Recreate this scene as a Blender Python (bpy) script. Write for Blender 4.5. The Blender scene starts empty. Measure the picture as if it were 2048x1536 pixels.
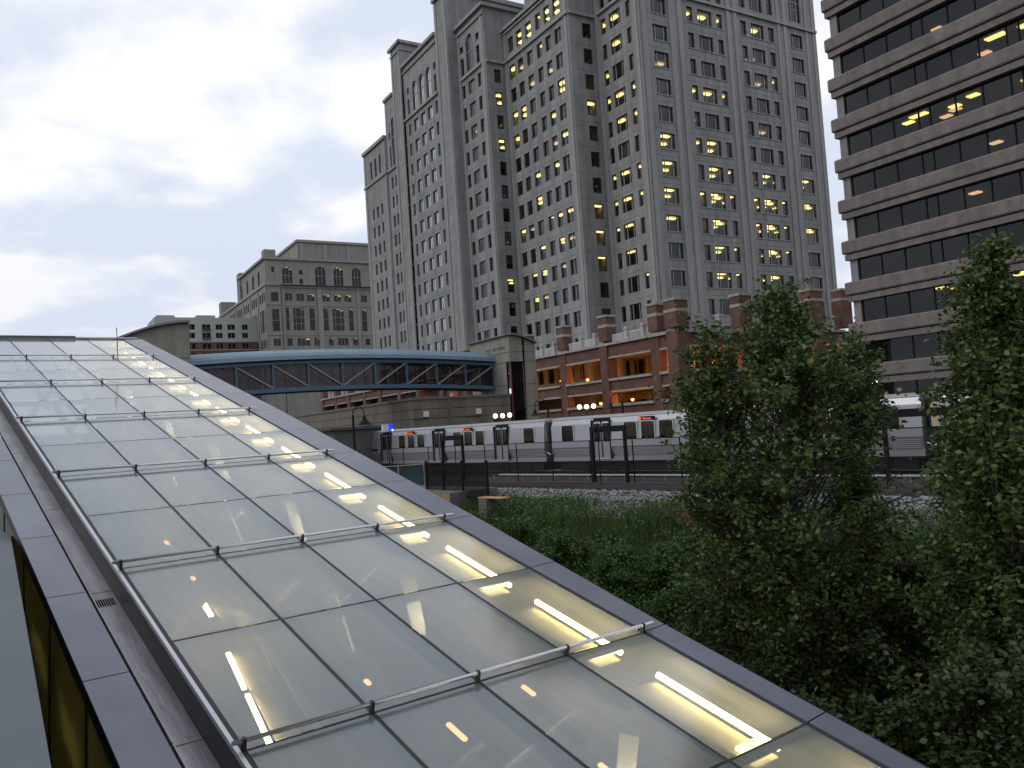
import bpy, bmesh, math, random
import numpy as np
from mathutils import Matrix, Vector
R = math.radians
random.seed(7); rng = np.random.default_rng(7)
S = bpy.context.scene
C = S.collection
ZC = 10.0                                   # eye level, metres

# ------------------------------------------------------------------ camera, sky, sun, exposure
roll, pitch, F = math.atan(.0648), math.atan(82.8/1657), 1657.0
fw = Vector((0, math.cos(pitch), math.sin(pitch)))
r0 = Vector((1, 0, 0)); u0 = r0.cross(fw)
rt = r0*math.cos(roll) - u0*math.sin(roll); up = u0*math.cos(roll) + r0*math.sin(roll)
cam = bpy.data.cameras.new('camera'); co = bpy.data.objects.new('camera', cam); C.objects.link(co)
M = Matrix((rt, up, -fw)).transposed().to_4x4(); M.translation = (0, 0, ZC)
co.matrix_world = M
cam.sensor_fit = 'HORIZONTAL'; cam.sensor_width = 36; cam.lens = F/2048*36
cam.clip_start = .05; cam.clip_end = 4000
S.camera = co

SUN_EL, SUN_AZ = 34, -104
w = bpy.data.worlds.new('World'); S.world = w; w.use_nodes = True
nt = w.node_tree; nt.nodes.clear()
def wn(t, **k):
    n = nt.nodes.new(t)
    for a, b in k.items(): setattr(n, a, b)
    return n
wo = wn('ShaderNodeOutputWorld'); bg = wn('ShaderNodeBackground'); bg.inputs[1].default_value = .1
sky = wn('ShaderNodeTexSky', sky_type='NISHITA', sun_disc=False, sun_elevation=R(SUN_EL), sun_rotation=R(SUN_AZ))
tc = wn('ShaderNodeTexCoord'); sep = wn('ShaderNodeSeparateXYZ'); nt.links.new(tc.outputs['Generated'], sep.inputs[0])
def wm(op, a, b=None, clamp=False):
    n = wn('ShaderNodeMath', operation=op, use_clamp=clamp)
    for i, v in enumerate((a, b)):
        if v is None: continue
        if isinstance(v, (int, float)): n.inputs[i].default_value = v
        else: nt.links.new(v, n.inputs[i])
    return n.outputs[0]
zz = wm('ADD', wm('MAXIMUM', sep.outputs[2], 0), .28)
cmb = wn('ShaderNodeCombineXYZ')
nt.links.new(wm('DIVIDE', sep.outputs[0], zz), cmb.inputs[0]); nt.links.new(wm('DIVIDE', sep.outputs[1], zz), cmb.inputs[1])
cmb.inputs[2].default_value = 5.2
n1 = wn('ShaderNodeTexNoise'); n1.inputs['Scale'].default_value = 3.6; n1.inputs['Detail'].default_value = 6; n1.inputs['Roughness'].default_value = .5; n1.inputs['Distortion'].default_value = .15
nt.links.new(cmb.outputs[0], n1.inputs['Vector'])
n2 = wn('ShaderNodeTexNoise'); n2.inputs['Scale'].default_value = 1.3; n2.inputs['Detail'].default_value = 2
mp = wn('ShaderNodeMapping'); mp.inputs['Location'].default_value = (2.3, 5.1, 0); nt.links.new(cmb.outputs[0], mp.inputs[0]); nt.links.new(mp.outputs[0], n2.inputs['Vector'])
mixf = wm('ADD', wm('MULTIPLY', n1.outputs['Fac'], .8), wm('MULTIPLY', n2.outputs['Fac'], .2))
ramp = wn('ShaderNodeValToRGB'); cr = ramp.color_ramp
cr.elements[0].position = .445; cr.elements[0].color = (7.7, 8.4, 9.8, 1)
cr.elements[1].position = .58; cr.elements[1].color = (11.0, 11.0, 11.2, 1)
e = cr.elements.new(.49); e.color = (8.5, 9.0, 10.1, 1)
nt.links.new(mixf, ramp.inputs[0])
# towards the horizon the cloud deck goes grey lavender
hz = wn('ShaderNodeMapRange'); hz.inputs[1].default_value = -.02; hz.inputs[2].default_value = .33; nt.links.new(sep.outputs[2], hz.inputs[0])
mx = wn('ShaderNodeMix', data_type='RGBA'); nt.links.new(hz.outputs[0], mx.inputs[0])
mh = wn('ShaderNodeMix', data_type='RGBA'); mh.inputs[0].default_value = .55
mh.inputs[7].default_value = (6.7, 7.0, 8.3, 1); nt.links.new(ramp.outputs[0], mh.inputs[6])
nt.links.new(mh.outputs[2], mx.inputs[6]); nt.links.new(ramp.outputs[0], mx.inputs[7])
m3 = wn('ShaderNodeMix', data_type='RGBA'); m3.inputs[0].default_value = .08
nt.links.new(mx.outputs[2], m3.inputs[6]); nt.links.new(sky.outputs[0], m3.inputs[7])
nt.links.new(m3.outputs[2], bg.inputs[0]); nt.links.new(bg.outputs[0], wo.inputs[0])

sun = bpy.data.lights.new('sun', 'SUN'); sun.energy = .5; sun.angle = R(25); sun.color = (1, .95, .9)
so = bpy.data.objects.new('sun', sun); C.objects.link(so)
sd = Vector((math.sin(R(SUN_AZ))*math.cos(R(SUN_EL)), math.cos(R(SUN_AZ))*math.cos(R(SUN_EL)), math.sin(R(SUN_EL))))
so.rotation_euler = sd.to_track_quat('Z', 'Y').to_euler(); so.location = (0, 0, 120)
vs = S.view_settings; vs.view_transform = 'Standard'; vs.look = 'None'; vs.exposure = 0; vs.gamma = 1; vs.use_curve_mapping = False
S.cycles.use_denoising = True; S.cycles.max_bounces = 8; S.cycles.transparent_max_bounces = 12
S.cycles.caustics_reflective = False; S.cycles.caustics_refractive = False; S.cycles.sample_clamp_indirect = 4

# ------------------------------------------------------------------ materials
def mat(name, col, rough=.8, metal=0., var=.0, scale=1., bump=0., bscale=20., stretch=(1, 1, 1), col2=None, spec=.5, emit=None, est=1., streak=0.):
    m = bpy.data.materials.new(name); m.use_nodes = True
    t = m.node_tree; b = t.nodes['Principled BSDF']
    b.inputs['Roughness'].default_value = rough; b.inputs['Metallic'].default_value = metal
    b.inputs['Specular IOR Level'].default_value = spec
    b.inputs['Base Color'].default_value = (*col, 1)
    if emit: b.inputs['Emission Color'].default_value = (*emit, 1); b.inputs['Emission Strength'].default_value = est
    if var or bump or streak:
        g = t.nodes.new('ShaderNodeTexCoord'); mpn = t.nodes.new('ShaderNodeMapping'); mpn.inputs['Scale'].default_value = stretch
        t.links.new(g.outputs['Object'], mpn.inputs[0])
    if var:
        c2 = col2 or tuple(c*(1-var) for c in col)
        n = t.nodes.new('ShaderNodeTexNoise'); n.inputs['Scale'].default_value = scale; n.inputs['Detail'].default_value = 6; n.inputs['Roughness'].default_value = .65
        t.links.new(mpn.outputs[0], n.inputs['Vector'])
        r = t.nodes.new('ShaderNodeValToRGB'); r.color_ramp.elements[0].position = .35; r.color_ramp.elements[1].position = .65
        r.color_ramp.elements[0].color = (*c2, 1); r.color_ramp.elements[1].color = (*tuple(min(1, c*(1+var*.3)) for c in col), 1)
        t.links.new(n.outputs['Fac'], r.inputs[0]); out = r.outputs[0]
        if streak:
            mp2 = t.nodes.new('ShaderNodeMapping'); mp2.inputs['Scale'].default_value = (.9, .9, .05)
            t.links.new(g.outputs['Object'], mp2.inputs[0])
            n3 = t.nodes.new('ShaderNodeTexNoise'); n3.inputs['Scale'].default_value = 1.4; n3.inputs['Detail'].default_value = 4
            t.links.new(mp2.outputs[0], n3.inputs['Vector'])
            mr = t.nodes.new('ShaderNodeMapRange'); mr.inputs[1].default_value = .35; mr.inputs[2].default_value = .65; mr.inputs[3].default_value = 1-streak; mr.inputs[4].default_value = 1.05
            t.links.new(n3.outputs['Fac'], mr.inputs[0])
            mm = t.nodes.new('ShaderNodeMix'); mm.data_type = 'RGBA'; mm.blend_type = 'MULTIPLY'; mm.inputs[0].default_value = 1
            t.links.new(out, mm.inputs[6]); t.links.new(mr.outputs[0], mm.inputs[7]); out = mm.outputs[2]
        t.links.new(out, b.inputs['Base Color'])
    if bump:
        n = t.nodes.new('ShaderNodeTexNoise'); n.inputs['Scale'].default_value = bscale; n.inputs['Detail'].default_value = 4
        t.links.new(mpn.outputs[0], n.inputs['Vector'])
        bm_ = t.nodes.new('ShaderNodeBump'); bm_.inputs['Strength'].default_value = bump; bm_.inputs['Distance'].default_value = .05
        t.links.new(n.outputs['Fac'], bm_.inputs['Height']); t.links.new(bm_.outputs[0], b.inputs['Normal'])
    return m
def emis(name, col, s):
    m = bpy.data.materials.new(name); m.use_nodes = True; t = m.node_tree; t.nodes.clear()
    o = t.nodes.new('ShaderNodeOutputMaterial'); e = t.nodes.new('ShaderNodeEmission'); e.inputs[0].default_value = (*col, 1); e.inputs[1].default_value = s
    t.links.new(e.outputs[0], o.inputs[0]); return m
def glass(name, tint=(.6, .62, .65), transp=.7, body=(.02, .02, .025), rough=.04, ior=1.5):
    m = bpy.data.materials.new(name); m.use_nodes = True; t = m.node_tree; t.nodes.clear()
    o = t.nodes.new('ShaderNodeOutputMaterial'); tr = t.nodes.new('ShaderNodeBsdfTransparent'); tr.inputs[0].default_value = (*tint, 1)
    d = t.nodes.new('ShaderNodeBsdfDiffuse'); d.inputs[0].default_value = (*body, 1)
    a = t.nodes.new('ShaderNodeMixShader'); a.inputs[0].default_value = transp
    g = t.nodes.new('ShaderNodeBsdfGlossy'); g.inputs[1].default_value = rough; g.inputs[0].default_value = (.95, .97, 1, 1)
    f = t.nodes.new('ShaderNodeFresnel'); f.inputs[0].default_value = ior
    x = t.nodes.new('ShaderNodeMixShader')
    t.links.new(d.outputs[0], a.inputs[1]); t.links.new(tr.outputs[0], a.inputs[2])
    t.links.new(f.outputs[0], x.inputs[0]); t.links.new(a.outputs[0], x.inputs[1]); t.links.new(g.outputs[0], x.inputs[2]); t.links.new(x.outputs[0], o.inputs[0])
    return m
def frosted(name):
    m = bpy.data.materials.new(name); m.use_nodes = True; t = m.node_tree; t.nodes.clear(); L = t.links.new
    o = t.nodes.new('ShaderNodeOutputMaterial'); g = t.nodes.new('ShaderNodeTexCoord')
    n = t.nodes.new('ShaderNodeTexNoise'); n.inputs['Scale'].default_value = .55; n.inputs['Detail'].default_value = 5
    oi = t.nodes.new('ShaderNodeObjectInfo'); L(g.outputs['Object'], n.inputs['Vector'])
    n.noise_dimensions = '4D'; mw = t.nodes.new('ShaderNodeMath'); mw.operation = 'MULTIPLY'; mw.inputs[1].default_value = 37; L(oi.outputs['Random'], mw.inputs[0]); L(mw.outputs[0], n.inputs['W'])
    cr = t.nodes.new('ShaderNodeValToRGB'); cr.color_ramp.elements[0].position = .3; cr.color_ramp.elements[1].position = .7
    cr.color_ramp.elements[0].color = (.175, .225, .235, 1); cr.color_ramp.elements[1].color = (.24, .278, .288, 1)
    L(n.outputs['Fac'], cr.inputs[0])
    gm = t.nodes.new('ShaderNodeMapping'); gm.inputs['Scale'].default_value = (9, .8, 1); L(g.outputs['Object'], gm.inputs[0])
    gn = t.nodes.new('ShaderNodeTexNoise'); gn.noise_dimensions = '4D'; gn.inputs['Scale'].default_value = 1.6; gn.inputs['Detail'].default_value = 7; L(gm.outputs[0], gn.inputs['Vector']); L(mw.outputs[0], gn.inputs['W'])
    gr = t.nodes.new('ShaderNodeMapRange'); gr.inputs[1].default_value = .35; gr.inputs[2].default_value = .7; gr.inputs[3].default_value = 1.06; gr.inputs[4].default_value = .86; L(gn.outputs['Fac'], gr.inputs[0])
    gx = t.nodes.new('ShaderNodeMix'); gx.data_type = 'RGBA'; gx.blend_type = 'MULTIPLY'; gx.inputs[0].default_value = 1; L(cr.outputs[0], gx.inputs[6]); L(gr.outputs[0], gx.inputs[7])
    d = t.nodes.new('ShaderNodeBsdfDiffuse'); L(gx.outputs[2], d.inputs[0])
    tl = t.nodes.new('ShaderNodeBsdfTranslucent'); tl.inputs[0].default_value = (.55, .58, .56, 1)
    tr = t.nodes.new('ShaderNodeBsdfTransparent'); tr.inputs[0].default_value = (.9, .95, .93, 1)
    rf = t.nodes.new('ShaderNodeBsdfRefraction'); rf.inputs['Color'].default_value = (.9, .95, .93, 1); rf.inputs['Roughness'].default_value = .55; rf.inputs['IOR'].default_value = 1.05
    a = t.nodes.new('ShaderNodeMixShader'); a.inputs[0].default_value = .33; L(d.outputs[0], a.inputs[1]); L(tl.outputs[0], a.inputs[2])
    b = t.nodes.new('ShaderNodeMixShader'); b.inputs[0].default_value = 1.0; L(rf.outputs[0], b.inputs[1]); L(tr.outputs[0], b.inputs[2])
    c = t.nodes.new('ShaderNodeMixShader'); lw = t.nodes.new('ShaderNodeLayerWeight'); lw.inputs[0].default_value = .5; q1 = t.nodes.new('ShaderNodeMapRange'); q1.inputs[1].default_value = 1; q1.inputs[2].default_value = .45; q1.inputs[3].default_value = 0; q1.inputs[4].default_value = .42; L(lw.outputs['Facing'], q1.inputs[0]); L(q1.outputs[0], c.inputs[0]); L(a.outputs[0], c.inputs[1]); L(b.outputs[0], c.inputs[2])
    gl = t.nodes.new('ShaderNodeBsdfGlossy'); gl.inputs[1].default_value = .10; gl.inputs[0].default_value = (.93, .95, 1, 1)
    f = t.nodes.new('ShaderNodeFresnel'); f.inputs[0].default_value = 1.85
    x = t.nodes.new('ShaderNodeMixShader'); L(f.outputs[0], x.inputs[0]); L(c.outputs[0], x.inputs[1]); L(gl.outputs[0], x.inputs[2]); L(x.outputs[0], o.inputs[0])
    return m
def leafmat(name, c1, c2, c3):
    m = bpy.data.materials.new(name); m.use_nodes = True; t = m.node_tree; L = t.links.new; b = t.nodes['Principled BSDF']
    g = t.nodes.new('ShaderNodeNewGeometry'); cr = t.nodes.new('ShaderNodeValToRGB')
    cr.color_ramp.elements[0].color = (*c1, 1); cr.color_ramp.elements[1].color = (*c3, 1); e = cr.color_ramp.elements.new(.6); e.color = (*c2, 1)
    L(g.outputs['Random Per Island'], cr.inputs[0]); L(cr.outputs[0], b.inputs['Base Color'])
    b.inputs['Roughness'].default_value = .45; b.inputs['Specular IOR Level'].default_value = .4
    tl = t.nodes.new('ShaderNodeBsdfTranslucent'); L(cr.outputs[0], tl.inputs[0])
    mx = t.nodes.new('ShaderNodeMixShader'); mx.inputs[0].default_value = .25; L(b.outputs[0], mx.inputs[1]); L(tl.outputs[0], mx.inputs[2]); L(mx.outputs[0], t.nodes['Material Output'].inputs[0])
    return m
def brickmat(name):
    m = bpy.data.materials.new(name); m.use_nodes = True; t = m.node_tree; L = t.links.new; b = t.nodes['Principled BSDF']
    g = t.nodes.new('ShaderNodeTexCoord'); s = t.nodes.new('ShaderNodeSeparateXYZ'); L(g.outputs['Object'], s.inputs[0])
    ad = t.nodes.new('ShaderNodeMath'); ad.operation = 'ADD'; L(s.outputs[0], ad.inputs[0]); L(s.outputs[1], ad.inputs[1])
    c = t.nodes.new('ShaderNodeCombineXYZ'); L(ad.outputs[0], c.inputs[0]); L(s.outputs[2], c.inputs[1])
    k = t.nodes.new('ShaderNodeTexBrick'); k.inputs['Scale'].default_value = 4.6; k.inputs['Color1'].default_value = (.165, .074, .05, 1); k.inputs['Color2'].default_value = (.115, .05, .036, 1)
    k.inputs['Mortar'].default_value = (.14, .10, .085, 1); k.inputs['Mortar Size'].default_value = .018; L(c.outputs[0], k.inputs['Vector'])
    n = t.nodes.new('ShaderNodeTexNoise'); n.inputs['Scale'].default_value = .6; n.inputs['Detail'].default_value = 6; L(g.outputs['Object'], n.inputs['Vector'])
    mr = t.nodes.new('ShaderNodeMapRange'); mr.inputs[1].default_value = .3; mr.inputs[2].default_value = .7; mr.inputs[3].default_value = .65; mr.inputs[4].default_value = 1.2; L(n.outputs['Fac'], mr.inputs[0])
    mm = t.nodes.new('ShaderNodeMix'); mm.data_type = 'RGBA'; mm.blend_type = 'MULTIPLY'; mm.inputs[0].default_value = 1
    L(k.outputs[0], mm.inputs[6]); L(mr.outputs[0], mm.inputs[7]); L(mm.outputs[2], b.inputs['Base Color']); b.inputs['Roughness'].default_value = .9
    return m
m_conc = mat('tower_concrete', (.285, .28, .274), .85, var=.22, scale=.35, bump=.12, bscale=3, streak=.22)
m_conc2 = mat('tower_trim', (.305, .30, .294), .8, var=.1, scale=.8, streak=.15)
m_stone = mat('office_limestone', (.25, .235, .215), .85, var=.12, scale=.3, streak=.15)
m_stone2 = mat('office_trim', (.27, .255, .235), .8, var=.1, scale=.5)
m_band = mat('brown_precast', (.195, .163, .154), .85, var=.22, scale=1.6, bump=.25, bscale=14, streak=.2)
m_bandcol = mat('grey_precast', (.24, .225, .21), .85, var=.15, scale=1.5, streak=.2)
m_annex = mat('annex_block', (.17, .15, .115), .88, var=.15, scale=.7, streak=.2)
m_bt = mat('stair_tower_stone', (.25, .24, .2), .8, var=.1, scale=.7, streak=.15)
m_brick = brickmat('brick'); m_trim = mat('garage_limestone', (.36, .33, .29), .8, var=.15, scale=1.2, streak=.2)
m_white = mat('white_paint', (.62, .62, .6), .6, var=.08, scale=2)
m_apt = mat('apartment_render', (.36, .38, .35), .8, var=.06, scale=.4)
m_dark = mat('dark_interior', (.05, .05, .05), .9)
m_ceil = mat('ceiling_tile', (.5, .48, .42), .9)
m_gceil = mat('garage_concrete', (.3, .26, .2), .9, var=.2, scale=1)
m_frame = mat('window_frame', (.05, .052, .055), .5)
m_mull = mat('window_mullion', (.33, .34, .34), .5)
m_pane = glass('office_glass', (.68, .69, .7), .86, (.012, .014, .018), .03, 1.5)
m_pane2 = glass('bronze_glass', (.32, .31, .30), .75, (.006, .006, .008), .03, 1.42)
m_blind = mat('window_blind', (.32, .31, .29), .8)
m_lampY = emis('office_tube_light', (1, .72, .22), 4.2)
m_lampP = emis('office_warm_light', (1, .66, .38), 1.5)
m_lampC = emis('canopy_tube_light', (1, .76, .36), 18)
m_reflC = emis('canopy_reflection_glow', (1, .8, .4), 6)  # glow standing in for tube reflections, no fixture of its own
m_sod = emis('sodium_bulb', (1, .36, .05), 5)
m_globe = emis('globe_light', (1, .86, .55), 5)
m_frost = frosted('frosted_glass')
m_seal = mat('black_sealant', (.012, .013, .015), .6)
m_rail = mat('stainless_tube', (.55, .56, .57), .28, .9)
m_flash = mat('grey_metal_panel', (.155, .162, .2), .34, .35, var=.16, scale=.9, bump=.04, bscale=2)
m_gut = mat('zinc_gutter', (.3, .29, .30), .38, .55, var=.3, scale=2.5, bump=.12, bscale=5, stretch=(3, .5, 1))
m_curb = mat('bronze_curb', (.055, .05, .05), .5, .3, var=.15, scale=2)
m_black = mat('black_steel', (.008, .008, .009), .75, spec=.2)
m_steel = mat('train_steel', (.40, .405, .43), .34, .8, var=.1, scale=.7, stretch=(.3, 1, 3))
m_steel2 = mat('train_roof', (.6, .6, .62), .35, .6, var=.08, scale=2)
m_steelw = mat('train_upper_panel', (.33, .335, .355), .34, .6, var=.06, scale=.8)
m_tg = glass('train_window', (.35, .36, .36), .7, (.01, .011, .012), .05, 1.6)
m_tint = emis('train_cabin_light', (.9, .82, .55), .25)
m_red = emis('red_led', (1, .13, .06), 1.6)
m_blue = mat('bridge_blue', (.06, .12, .18), .45, .1, var=.12, scale=1.5)
m_blue2 = mat('bridge_roof_blue', (.17, .25, .32), .5, .2, var=.12, scale=.8)
m_bglass = glass('bridge_glass', (.50, .42, .42), .8, (.02, .02, .025), .05, 1.4)
m_gglass = glass('rail_glass', (.5, .72, .70), .6, (.08, .16, .16), .06, 1.45)
m_bal = mat('track_ballast', (.2, .2, .2), .9, var=.55, scale=9, bump=1, bscale=12)
m_soil = mat('weedy_soil', (.035, .045, .02), .95, var=.5, scale=1.2, col2=(.05, .04, .022), bump=.6, bscale=3)
m_rust = mat('rusty_rail', (.07, .06, .055), .5, .4)
m_tie = mat('timber_tie', (.03, .027, .025), .9, var=.3, scale=3)
m_bark = mat('bark', (.07, .06, .05), .9, var=.3, scale=5, bump=.6, bscale=15)
m_asph = mat('asphalt', (.05, .05, .05), .9, var=.2, scale=2)
m_orange = mat('orange_fence', (.34, .15, .09), .8)
m_conc3 = mat('platform_concrete', (.13, .125, .11), .85, var=.2, scale=2)
m_leafA = leafmat('maple_leaf', (.028, .052, .012), (.058, .10, .02), (.135, .18, .045))
m_leafB = leafmat('birch_leaf', (.03, .056, .012), (.064, .108, .022), (.145, .19, .046))
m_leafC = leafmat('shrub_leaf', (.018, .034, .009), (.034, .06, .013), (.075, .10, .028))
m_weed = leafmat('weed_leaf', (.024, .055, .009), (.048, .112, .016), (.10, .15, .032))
m_grass = leafmat('grass_blade', (.028, .06, .01), (.048, .10, .016), (.12, .13, .04))

# ------------------------------------------------------------------ mesh helpers
class MB:
    def __init__(s): s.v = []; s.f = []; s.m = []
    def quad(s, a, b, c, d, m=0):
        n = len(s.v); s.v += [tuple(a), tuple(b), tuple(c), tuple(d)]; s.f.append((n, n+1, n+2, n+3)); s.m.append(m)
    def poly(s, pts, m=0):
        n = len(s.v); s.v += [tuple(p) for p in pts]; s.f.append(tuple(range(n, n+len(pts)))); s.m.append(m)
    def box(s, x0, x1, y0, y1, z0, z1, m=0):
        n = len(s.v)
        s.v += [(x, y, z) for z in (z0, z1) for y in (y0, y1) for x in (x0, x1)]
        for q in ((0, 2, 3, 1), (4, 5, 7, 6), (0, 1, 5, 4), (2, 6, 7, 3), (0, 4, 6, 2), (1, 3, 7, 5)):
            s.f.append(tuple(n+i for i in q)); s.m.append(m)
        return s
    def beam(s, p, q, w, h=None, m=0, upv=(0, 0, 1)):
        p, q = Vector(p), Vector(q); d = (q-p); 
        if d.length < 1e-6: return s
        d.normalize(); h = h or w
        a = d.cross(Vector(upv)); 
        if a.length < 1e-3: a = d.cross(Vector((1, 0, 0)))
        a.normalize(); b = a.cross(d)
        n = len(s.v)
        for c in (p, q):
            for i, j in ((-1, -1), (1, -1), (1, 1), (-1, 1)): s.v.append(tuple(c+a*(w/2*i)+b*(h/2*j)))
        for k in ((0, 1, 2, 3), (7, 6, 5, 4), (0, 4, 5, 1), (1, 5, 6, 2), (2, 6, 7, 3), (3, 7, 4, 0)): s.f.append(tuple(n+i for i in k)); s.m.append(m)
        return s
    def tube(s, pts, rad, seg=8, m=0, caps=True):
        pts = [Vector(p) for p in pts]; rings = []
        for i, p in enumerate(pts):
            d = (pts[min(i+1, len(pts)-1)]-pts[max(i-1, 0)]).normalized()
            a = d.cross(Vector((0, 0, 1)))
            if a.length < .05: a = d.cross(Vector((1, 0, 0)))
            a.normalize(); b = a.cross(d); rr = rad[i] if isinstance(rad, (list, tuple)) else rad
            n = len(s.v); rings.append(n)
            for k in range(seg): t = 2*math.pi*k/seg; s.v.append(tuple(p+a*(rr*math.cos(t))+b*(rr*math.sin(t))))
        for i in range(len(rings)-1):
            for k in range(seg):
                j = (k+1) % seg; s.f.append((rings[i]+k, rings[i]+j, rings[i+1]+j, rings[i+1]+k)); s.m.append(m)
        if caps: s.f.append(tuple(rings[0]+k for k in range(seg))); s.f.append(tuple(rings[-1]+k for k in reversed(range(seg)))); s.m += [m, m]
        return s
    def lathe(s, prof, seg=12, c=(0, 0), m=0):
        rings = []
        for r_, z in prof:
            rings.append(len(s.v)); s.v += [(c[0]+r_*math.cos(2*math.pi*k/seg), c[1]+r_*math.sin(2*math.pi*k/seg), z) for k in range(seg)]
        for i in range(len(rings)-1):
            for k in range(seg):
                j = (k+1) % seg; s.f.append((rings[i]+k, rings[i]+j, rings[i+1]+j, rings[i+1]+k)); s.m.append(m)
        return s
    def mesh(s, name, mats, zo=0, smooth=False):
        me = bpy.data.meshes.new(name)
        v = s.v if not zo else [(a, b, c-zo) for a, b, c in s.v]
        me.from_pydata(v, [], s.f)
        if not isinstance(mats, (list, tuple)): mats = [mats]
        for q in mats: me.materials.append(q)
        if len(mats) > 1: me.polygons.foreach_set('material_index', s.m)
        if smooth: me.polygons.foreach_set('use_smooth', [True]*len(s.f))
        me.update(); return me
    def build(s, name, mats, parent=None, zo=0, smooth=False, **k):
        return link(name, s.mesh(name, mats, zo, smooth), parent, **k)
def link(name, me, parent=None, loc=None, rot=None, mtx=None, **k):
    o = bpy.data.objects.new(name, me); C.objects.link(o)
    if parent: o.parent = parent
    if mtx is not None: o.matrix_local = mtx
    if loc: o.location = loc
    if rot: o.rotation_euler = rot
    for a, b in k.items(): o[a] = b
    return o
def tag(o, label=None, cat=None, group=None, kind=None):
    if label: o['label'] = label
    if cat: o['category'] = cat
    if group: o['group'] = group
    if kind: o['kind'] = kind
    return o
def root(name, loc, ang, label, cat, group=None):
    o = link(name, None); o.location = loc; o.rotation_euler = (0, 0, R(ang)); o.empty_display_size = .5
    return tag(o, label, cat, group)
def copy_tree(o, parent=None):
    c = o.copy(); C.objects.link(c); c.parent = parent
    if parent is not None: c.matrix_local = o.matrix_local
    for ch in list(o.children): copy_tree(ch, c)
    return c
# a wall with real openings; ops: (u0, u1, z0, z1, arch)
def facade(mb, o, u, n, L, z0, z1, ops, reveal=.3):
    ox, oy = o
    P = lambda a, z, d=0: (ox+u[0]*a+n[0]*d, oy+u[1]*a+n[1]*d, z)
    us = sorted({0, L, *[q for p in ops for q in p[:2]]}); zs = sorted({z0, z1, *[q for p in ops for q in p[2:4]]})
    us = [a for a in us if 0 <= a <= L]; zs = [a for a in zs if z0 <= a <= z1]
    for i in range(len(zs)-1):
        zm = (zs[i]+zs[i+1])/2; row = [p for p in ops if p[2] < zm < p[3]]; st = None
        for j in range(len(us)-1):
            um = (us[j]+us[j+1])/2; solid = not any(p[0] < um < p[1] for p in row)
            if solid and st is None: st = us[j]
            if not solid and st is not None: mb.quad(P(st, zs[i]), P(us[j], zs[i]), P(us[j], zs[i+1]), P(st, zs[i+1])); st = None
        if st is not None: mb.quad(P(st, zs[i]), P(L, zs[i]), P(L, zs[i+1]), P(st, zs[i+1]))
    for p in ops:
        a, b, c, d = p[:4]; arch = len(p) > 4 and p[4]
        mb.quad(P(a, c), P(b, c), P(b, c, reveal), P(a, c, reveal))
        zt = d-(b-a)/2 if arch else d
        mb.quad(P(a, c), P(a, c, reveal), P(a, zt, reveal), P(a, zt)); mb.quad(P(b, c), P(b, zt), P(b, zt, reveal), P(b, c, reveal))
        if not arch: mb.quad(P(a, d), P(a, d, reveal), P(b, d, reveal), P(b, d))
        else:
            r_ = (b-a)/2; cc = (a+b)/2; k = 10
            pt = [(cc-r_*math.cos(math.pi*i/k), zt+r_*math.sin(math.pi*i/k)) for i in range(k+1)]
            for i in range(k):
                mb.quad(P(*pt[i]), P(*pt[i], reveal), P(*pt[i+1], reveal), P(*pt[i+1]))
                e = a if i < k/2 else b
                mb.poly([P(e, d), P(*pt[i]), P(*pt[i+1])])
            mb.poly([P(a, d), P(cc, d), P(cc, d)][:2]+[P(cc, d)]) if False else None
    return mb
_wc = {}
def win_meshes(wd, h, mull, arch=False, pane=None, fm=None):
    key = (round(wd, 2), round(h, 2), tuple(mull), arch, (pane or m_pane).name)
    if key in _wc: return _wc[key]
    b = MB(); t = .09
    b.box(0, t, .22, .34, 0, h); b.box(wd-t, wd, .22, .34, 0, h); b.box(t, wd-t, .22, .34, 0, t); 
    if not arch: b.box(t, wd-t, .22, .34, h-t, h)
    for q in mull:
        if q > 0: b.box(wd*q-.045, wd*q+.045, .20, .335, t, h-t, 1)
        else: b.box(t, wd-t, .21, .337, h*-q-.05, h*-q+.05, 1)
    g = MB(); g.quad((0, .3, 0), (wd, .3, 0), (wd, .3, h), (0, .3, h))
    _wc[key] = (b.mesh('window', [m_frame, m_mull]), g.mesh('pane', pane or m_pane)); return _wc[key]
_lamp = {}
def lamp_mesh(l, m):
    k = (l, m.name)
    if k not in _lamp: _lamp[k] = MB().box(-l/2, l/2, -.32, .32, -.10, 0).mesh('ceiling_lamp', m)
    return _lamp[k]
_bl = {}
def blind_mesh(wd, h):
    k = (round(wd, 2), round(h, 2))
    if k not in _bl:
        b = MB(); n = max(3, int(h/.12))
        for i in range(n): b.quad((.1, .42, h*i/n), (wd-.1, .42, h*i/n), (wd-.1, .46, h*(i+.86)/n), (.1, .46, h*(i+.86)/n))
        _bl[k] = b.mesh('blind', m_blind)
    return _bl[k]
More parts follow.
